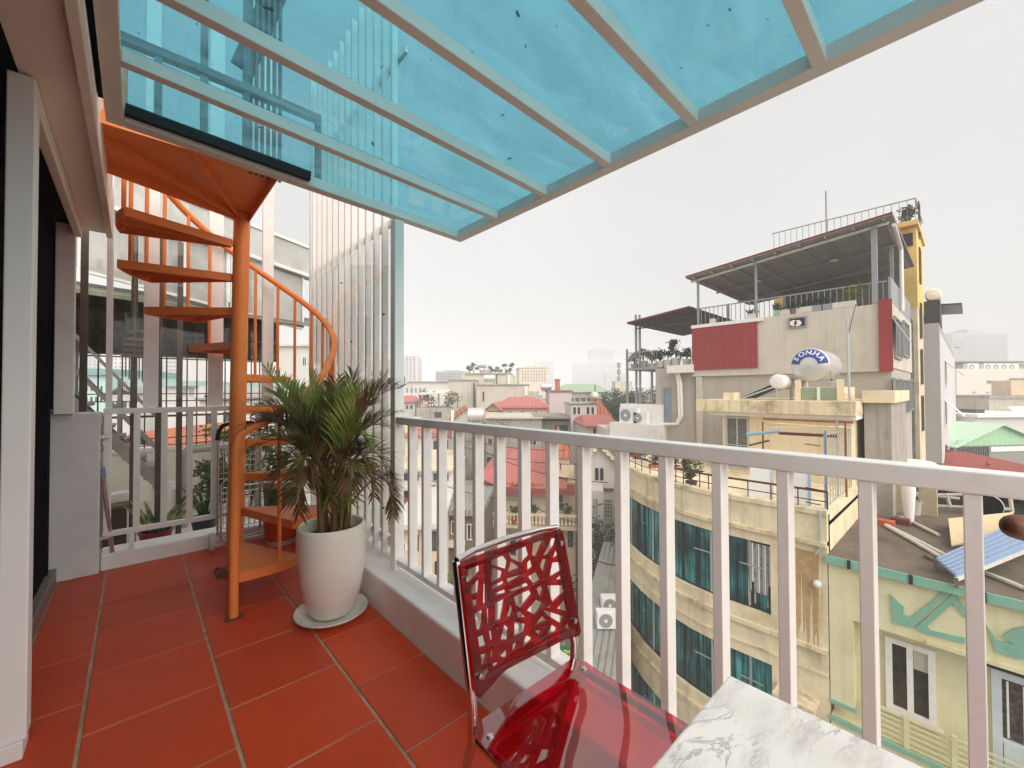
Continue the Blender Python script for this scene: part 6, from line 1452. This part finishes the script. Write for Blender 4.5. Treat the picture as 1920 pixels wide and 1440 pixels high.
# yellow villa
b = Blk('villa', 'yellow villa with a pink red metal roof, turret and balustraded balcony', 'villa', 905, 1075, 905, 25, YEL2, 7, -8)
a0, a1 = b.x(900), b.x(1062)
MB().add([(a0,-.9,b.z(890)),(b.x(960),-.9,b.z(912)),(b.x(1062),-.9,b.z(905)),(b.x(1040),6,b.z(868)),(b.x(962),4,b.z(855)),(b.x(905),5,b.z(866)),(a0,-.9,b.z(893)),(b.x(960),-.9,b.z(915)),(b.x(1062),-.9,b.z(908))],[(0,1,4,5),(1,2,3,4),(0,6,7,1),(1,7,8,2)]).build('roof', RRT, b.r)
b.box(935,1075,908,918,-1.0,-.55,RDK,'eave'); b.box(905,1076,903,906,-.5,.0,ORT,'tile_skirt')
for x0, x1, y0, y1 in ((918,926,915,945),(985,996,918,955),(1045,1053,920,938),(918,926,985,1010),(955,966,1000,1040),(1062,1072,990,1020)): b.win(x0,x1,y0,y1,mat('brown wood frame',(.12,.08,.05),.6),DGL,1)
b.box(903,1078,972,978,-1.2,0,CRM,'balcony_slab'); b.box(903,1078,951,955,-1.25,-1.05,YEL2,'balcony_rail')
bl = MB().lathe((0,-1.15,0), [(.06,0),(.09,.1),(.05,.25),(.08,.42),(.05,.5)], 8).build('baluster', YEL2, b.r)
for i in range(26):
    lx = b.x(905)+(b.x(1076)-b.x(905))*(i+.5)/26
    if i == 0: bl.location = (lx,0,b.z(971))
    else: inst(bl, b.r, (lx,0,b.z(971)))
b.box(1030,1066,858,895,.3,2.4,YEL2,'turret_wall')
MB().add([(b.x(1026),.0,b.z(859)),(b.x(1070),.0,b.z(857)),(b.x(1068),2.7,b.z(857)),(b.x(1028),2.7,b.z(859)),(b.x(1044),1.2,b.z(800))],[(0,1,4),(1,2,4),(2,3,4),(3,0,4),(0,3,2,1)]).build('turret_roof', ORT, b.r)
win(b.r,'l',.3,b.x(1046),b.x(1053),b.z(883),b.z(866),CRM,DGL,0,(),.08,.08,'turret_window')
for i, (px, py) in enumerate(((965,952),(1000,955),(1062,940),(912,945))):
    q = A(px,py,d=24); shrub('potted_plant', 'leafy plant on the balustraded balcony of the yellow villa', 'plant', (q.x,q.y,HZ(972,25)+.02), 1.0, .5, 200, .2, LEAFG, 130+i, group='plants on the villa balcony', pot=TERRA)
# white house with cream tile roof
b = Blk('white_house', 'tall white house with cream tiled roof and ventilation blocks', 'house', 1098, 1150, 865, 22, PAL, 6, -10); b.gable(1090,1156,868,835,mat('cream tile',hexc(220,206,180),.85,var=.08,ridges=(2,.2,.03)),gm=PAL)
b.win(1115,1121,878,900,DKFR,DGL,0); b.win(1124,1130,878,900,DKFR,DGL,0); b.grid(1128,1146,935,968,4,5,.4,.4,DGL,'vent_block'); b.box(1127,1148,915,919,-.1,-.002,RDK,'trim'); b.box(1098,1128,908,1300,-1.5,-.01,PAL,'lower_wing')
# peach house and others at the left of the balusters
b = Blk('peach_house', 'peach house with white window bands below the corner post', 'house', 740, 830, 985, 17, PEA, 6, 4); b.win(810,820,975+20,1030,DKFR,BGL,1); b.box(738,832,976,984.9,-.4,6,PAL,'cornice'); b.win(770,785,1000,1030,DKFR,DGL); b.win(815,822,1050,1080,DKFR,DGL,0)
b = Blk('white_house', 'white house with layered balconies behind the peach house', 'house', 745, 850, 880, 24, PAL, 7, -3); b.box(743,852,905,911,-1,0,PAL,'balcony_slab'); b.box(743,852,935,941,-1,0,PAL,'balcony_slab'); b.grid(752,846,914,933,5,1,.5,.7,DGL); b.grid(752,846,884,902,5,1,.5,.7,DGL); b.box(745,851,875,879.9,-.4,7.2,CRM,'coping')
for i, px in enumerate((762,790,812)):
    q = A(px,935,d=23.3); shrub('potted_plant', 'green plant on the layered balconies of the white house', 'plant', (q.x,q.y,HZ(935,24)), .9, .5, 180, .2, LEAFG, 140+i, group='plants on the white balconies', pot=TERRA)
b = Blk('red_roof_house', 'house with faded red roof seen through the first balusters', 'house', 760, 850, 815, 34, PAL, 6, 4); b.hip(755,856,815,795,RRT); b.grid(770,845,822,845,4,1,.45,.7,DGL); b.box(762,850,850,870,-1,-.01,CRM,'balcony')
b = Blk('yellow_house', 'pale yellow house edge beside the corner post', 'house', 735, 768, 790, 38, mat('pale yellow',hexc(226,214,150),.9,var=.04), 5, 0); b.win(750,758,800,815,DKFR,DGL); b.box(733,770,787,789.9,-.2,5.2,PAL,'coping')
b = Blk('brown_house', 'dark brown timber clad house between white and peach houses', 'house', 830, 905, 960, 20, mat('dark weathered wall',hexc(120,108,100),.9,var=.2,scale=1,stain=hexc(70,62,58),stain_amt=.8,streak=.5), 6, -4); b.box(828,907,950,959.9,-.5,6,SLT,'roof_sheet'); b.win(845,860,975,1000,WHITE,DGL); b.win(875,890,980,1010,WHITE,DGL); b.box(840,872,1010,1018,-.5,-.01,PAL,'awning')
# lane: low corrugated roofs, creeper wall, sign
b = Blk('low_shop', 'low shop with a grey corrugated roof beside the lane', 'shop', 1085, 1160, 1225, 13, PAL, 6, -20, base=GND)
MB().slab([(b.x(1070),-1.5,b.z(1235)),(b.x(1165),-1.5,b.z(1235)),(b.x(1165),5.5,b.z(1135)),(b.x(1085),5.5,b.z(1130))], .08).build('roof', SLT, b.r)
ac_unit('white air conditioner on the grey corrugated shop roof', A(1143,1180,d=13.5), .8, .55, .3, rz=YAW); ac_unit('second white air conditioner beside the corrugated roof edge', A(1150,1150,d=14.5), .8, .55, .3, rz=YAW)
sgn = root('shop_sign', 'green shop sign with yellow lettering over the lane', 'sign', A(1058,1230,d=12.5), YAW, local=True)
MB().box(-.42,.42,0,.08,-.40,.28).build('panel', mat('green sign', hexc(28,112,66), .5, var=.08), sgn)
me = text_mesh('THE THAI', .15, .006); me.transform(Matrix.Rotation(math.pi/2,4,'X')); me.transform(Matrix.Translation((-.02,-.008,.12))); me.materials.append(mat('yellow letters', hexc(232,214,120), .5)); o = bpy.data.objects.new('lettering', me); COL.objects.link(o); o.parent = sgn
MB().box(-.36,.36,-.012,-.002,-.36,-.02).build('picture_strip', mat('sign picture', hexc(120,160,90), .5, var=.6, scale=8), sgn)
MB().box(-.03,.03,.08,.14,GND-A(1058,1230,d=12.5).z,.3).build('sign_post', GSTEEL, sgn)
rg = random.Random(9); cr = root('creeper', 'green creeper climbing the wall of the white house above the lane', 'creeper', A(1128,1090,d=19))
m = MB()
for i in range(26):
    q = A(rg.uniform(1108,1146), rg.uniform(985,1080), d=rg.uniform(18.6,19.4)); leaf_cloud(m, q, .45, 45, .16, rg)
m.build('foliage', LEAFD, cr)
m = MB(); q = A(1128,1110,d=19); m.tube([(q.x,q.y,q.z-5),q,A(1130,1000,d=19)], [.12,.08,.03], 6); m.build('stem', WOODB, cr)
tree('small street tree in the lane behind the red chair', 1125, 0, 17, 1060, 1.2, LEAFO, 12, 1400, .2)
tree('green street tree below the first balusters', 850, 0, 15, 1075, 1.3, LEAFY, 13, 1600, .18)
tree('small leafy tree beside the peach house', 800, 0, 14, 1120, 1.2, LEAFG, 14, 1400, .18)
# utility pole with cables in the lane
q = A(1116,900,d=19.5); up_ = root('utility_pole', 'grey utility pole with cables in the lane beside the white house', 'pole', (q.x,q.y,GND))
MB().tube([(q.x,q.y,GND),(q.x,q.y,HZ(935,19.5))], [.16,.11], 10).build('shaft', GRC, up_, smooth=True)
for i in range(5): MB().tube([(q.x,q.y,HZ(980+i*8,19.5)), q+(A(1145,1010+i*9,d=18)-q)*.6+Vector((0,0,-1.2-.2*i)), A(1165,1000+i*14,d=17)], .02, 5).build('cable', DKFR, up_)
for dz in (0,.8): MB().box(q.x-.5,q.x+.5,q.y-.05,q.y+.05,HZ(950,19.5)-dz,HZ(950,19.5)-dz+.08).build('cross_arm', GSTEEL, up_)
# overhead cables crossing above the roofs
for i, (a, da, b_, db) in enumerate((((770,800),30,(1060,845),24),((850,830),26,(1100,870),21),((905,845),25,(1140,905),20),((930,790),34,(1230,850),22),((980,935),22,(1150,985),17),((760,880),22,(1000,940),22),((1060,1000),18,(1175,1060),13))):
    p, q = A(*a,d=da), A(*b_,d=db); pts = [p.lerp(q,t/8)+Vector((0,0,-1.6*(t/8)*(1-t/8))) for t in range(9)]
    o = MB().tube(pts, .022, 5).build('cable', DKFR); tag(o, 'thin black overhead cable sagging between the houses', 'cable', 'overhead cables')
# ---- right background
b = Blk('long_beige_hall', 'long pale beige hall with a row of roof top air conditioners', 'building', 1788, 1990, 695, 70, mat('pale beige hall',hexc(220,214,202),.9,var=.04,scale=.4,stain=hexc(196,186,170),stain_amt=.3), 16, 3)
b.box(1788,1990,678,681,3,18,SLT,'roof_sheet'); b.box(1790,1990,683,694.9,4,5,GRT,'roof_garden_wall')
for px in (1800,1830,1860,1890): b.box(px-.4,px+.4,681.1,694.9,3,3.15,GSTEEL,'roof_post')
b.win(1848,1861,717,723,GSTEEL,BGL,2); b.win(1893,1912,713,724,GSTEEL,BGL,3); b.win(1914,1935,713,724,GSTEEL,BGL,3)
for px in (1822,1850): b.box(px-3,px+3,738,740,-.1,-.002,GSTEEL,'vent')
for i, px in enumerate((1825,1856,1871,1886,1900)): ac_unit('white air conditioner in the row on the long beige hall roof', A(px,695.5,d=71.5), 1.9, 1.3, .8, rz=YAW, group='air conditioners on the beige hall')
ctank('white tank on the lower terrace of the beige hall', 1806, 755, 64, .8, 2.2, WHITEW); ctank('long white roof tank at the far right', 1912, 771, 52, .6, 3.4, WHITEW)
b = Blk('white_annex', 'lower white annex in front of the beige hall', 'building', 1790, 1862, 765, 62, PAL, 8, 3); b.box(1788,1864,762,764.9,-.2,8,GRC,'coping'); b.win(1812,1820,780,786,GSTEEL,DGL)
b = Blk('white_roof_hall', 'flat white roofed hall behind the green gable shed', 'building', 1820, 2000, 786, 46, PAL, 10, 3); b.box(1818,2002,780,785.9,-.4,10,WHITEW,'roof_slab'); b.box(1866,1884,773,779.9,2,5,DKFR,'roof_vent')
GRNG = mat('green gable sheet', hexc(164,204,166), .6, var=.05, ridges=(0,.5,.01)); GRNR = mat('light green roof sheet', hexc(196,222,196), .6, var=.05)
b = Blk('green_shed', 'shed with a pale green gable and barred opening', 'shed', 1772, 1972, 838, 32, mat('shed wall',hexc(150,146,138),.9), 8, 8)
b.gable(1766,1980,838,798,GRNR,.3,gm=GRNG); b.box(1776,1968,826,838,-.05,-.002,GRNG,'gable_band')
b.box(1776,1845,840,868,-.03,-.002,DGL,'opening'); b.box(1850,1960,841,850,-.06,-.002,WHITE,'white_board')
for i in range(14): px = 1777+i*5.2; b.box(px-.4,px+.4,840,868,-.1,-.04,GSTEEL,'bar')
RTL = mat('red tile roof', hexc(160,84,76), .8, var=.12, scale=3, ridges=(0,.25,.05))
b = Blk('red_pavilion', 'pavilion with a dark red tiled roof and finials', 'pavilion', 1800, 1960, 905, 24, SHED, 5, 5); b.hip(1780,1975,888,862,RTL,.4,.25)
for px, py in ((1862,862),(1846,882)):
    q = b.x(px); MB().lathe((q, 2.5 if py == 862 else 0, b.z(py)), [(.12,0),(.16,.12),(.06,.2),(.10,.3),(.0001,.5)], 10).build('finial', RDK, b.r, smooth=True)
# ---- roofs filling the middle distance
rg = random.Random(21)
FM = [PAL, CRM, GRC, BGC, PEA]; FL = ['pale plastered','cream','old grey','beige concrete','peach']
cells = {}
for i in range(230):
    d = rg.uniform(50, 330); px = rg.uniform(-150, 2050)
    if px > 1180 and px < 1800 and d < 120: continue
    key = (int(px*d/9000), int(d/16))
    if key in cells: continue
    cells[key] = 1
    yt = 732+ rg.uniform(6, 46)*48/d + rg.uniform(-2,8)
    w = rg.uniform(6,13)/d*FPX; k = rg.randrange(5); st_ = rg.random()
    roofn = 'red roofed' if st_ < .12 else ('flat roofed' if st_ < .8 else 'grey roofed')
    b = Blk('town_house', f'{FL[k]} {roofn} town house lost among the distant roofs', 'house', px-w/2, px+w/2, yt, d, FM[k], rg.uniform(6,11), rg.uniform(-14,14), group=f'{FL[k]} {roofn} houses in the distance')
    kk = 779/d
    if st_ < .12: b.hip(px-w*.54, px+w*.54, yt, yt-1.8*kk, rg.choice((RRT,ORT)))
    elif st_ < .8:
        b.box(px-w*.52, px+w*.52, yt-.4*kk, yt-.01, -.2, b.dep+.2, GRC, 'coping')
        if rg.random() < .5: b.box(px-w*.2, px+w*.15, yt-2.4*kk, yt-.42*kk, 2, 5, FM[(k+1)%5], 'stair_head')
    else: b.gable(px-w*.54, px+w*.54, yt, yt-1.5*kk, SLT)
    if .12 <= st_ < .8 and d < 170 and rg.random() < .45: ctank('steel water tank on a distant flat roof', px+w*.25, yt-1.3*kk, d+2, .55, 1.5, rot=rg.uniform(-60,60), group='tanks on distant flat roofs')
    if rg.random() < .4: MB().tube([(b.x(px+w*.3),3,b.h),(b.x(px+w*.3),3,b.h+rg.uniform(2,4.5))], .05, 5).build('aerial', DKFR, b.r)
    if d < 200: b.grid(px-w*.4, px+w*.4, yt+1.2*kk, yt+3.2*kk, 3, 1, .4, .6, DGL)
# ---- hazy air
hz = MB().box(-900, 1500, -900, 1500, GND-1.5, 45).build('haze', ASPH)
hz.data.materials.clear()
hm_, t_, N_, L_ = nt('haze air'); o_ = N_.new('ShaderNodeOutputMaterial'); pv = N_.new('ShaderNodeVolumePrincipled')
pv.inputs['Color'].default_value = (.985,.985,.985,1); pv.inputs['Density'].default_value = .0026; pv.inputs['Density Attribute'].default_value = ''; pv.inputs['Anisotropy'].default_value = -.3
L_.new(pv.outputs[0], o_.inputs['Volume']); hz.data.materials.append(hm_); hz['kind'] = 'stuff'; hz['label'] = 'pale misty air over the city'
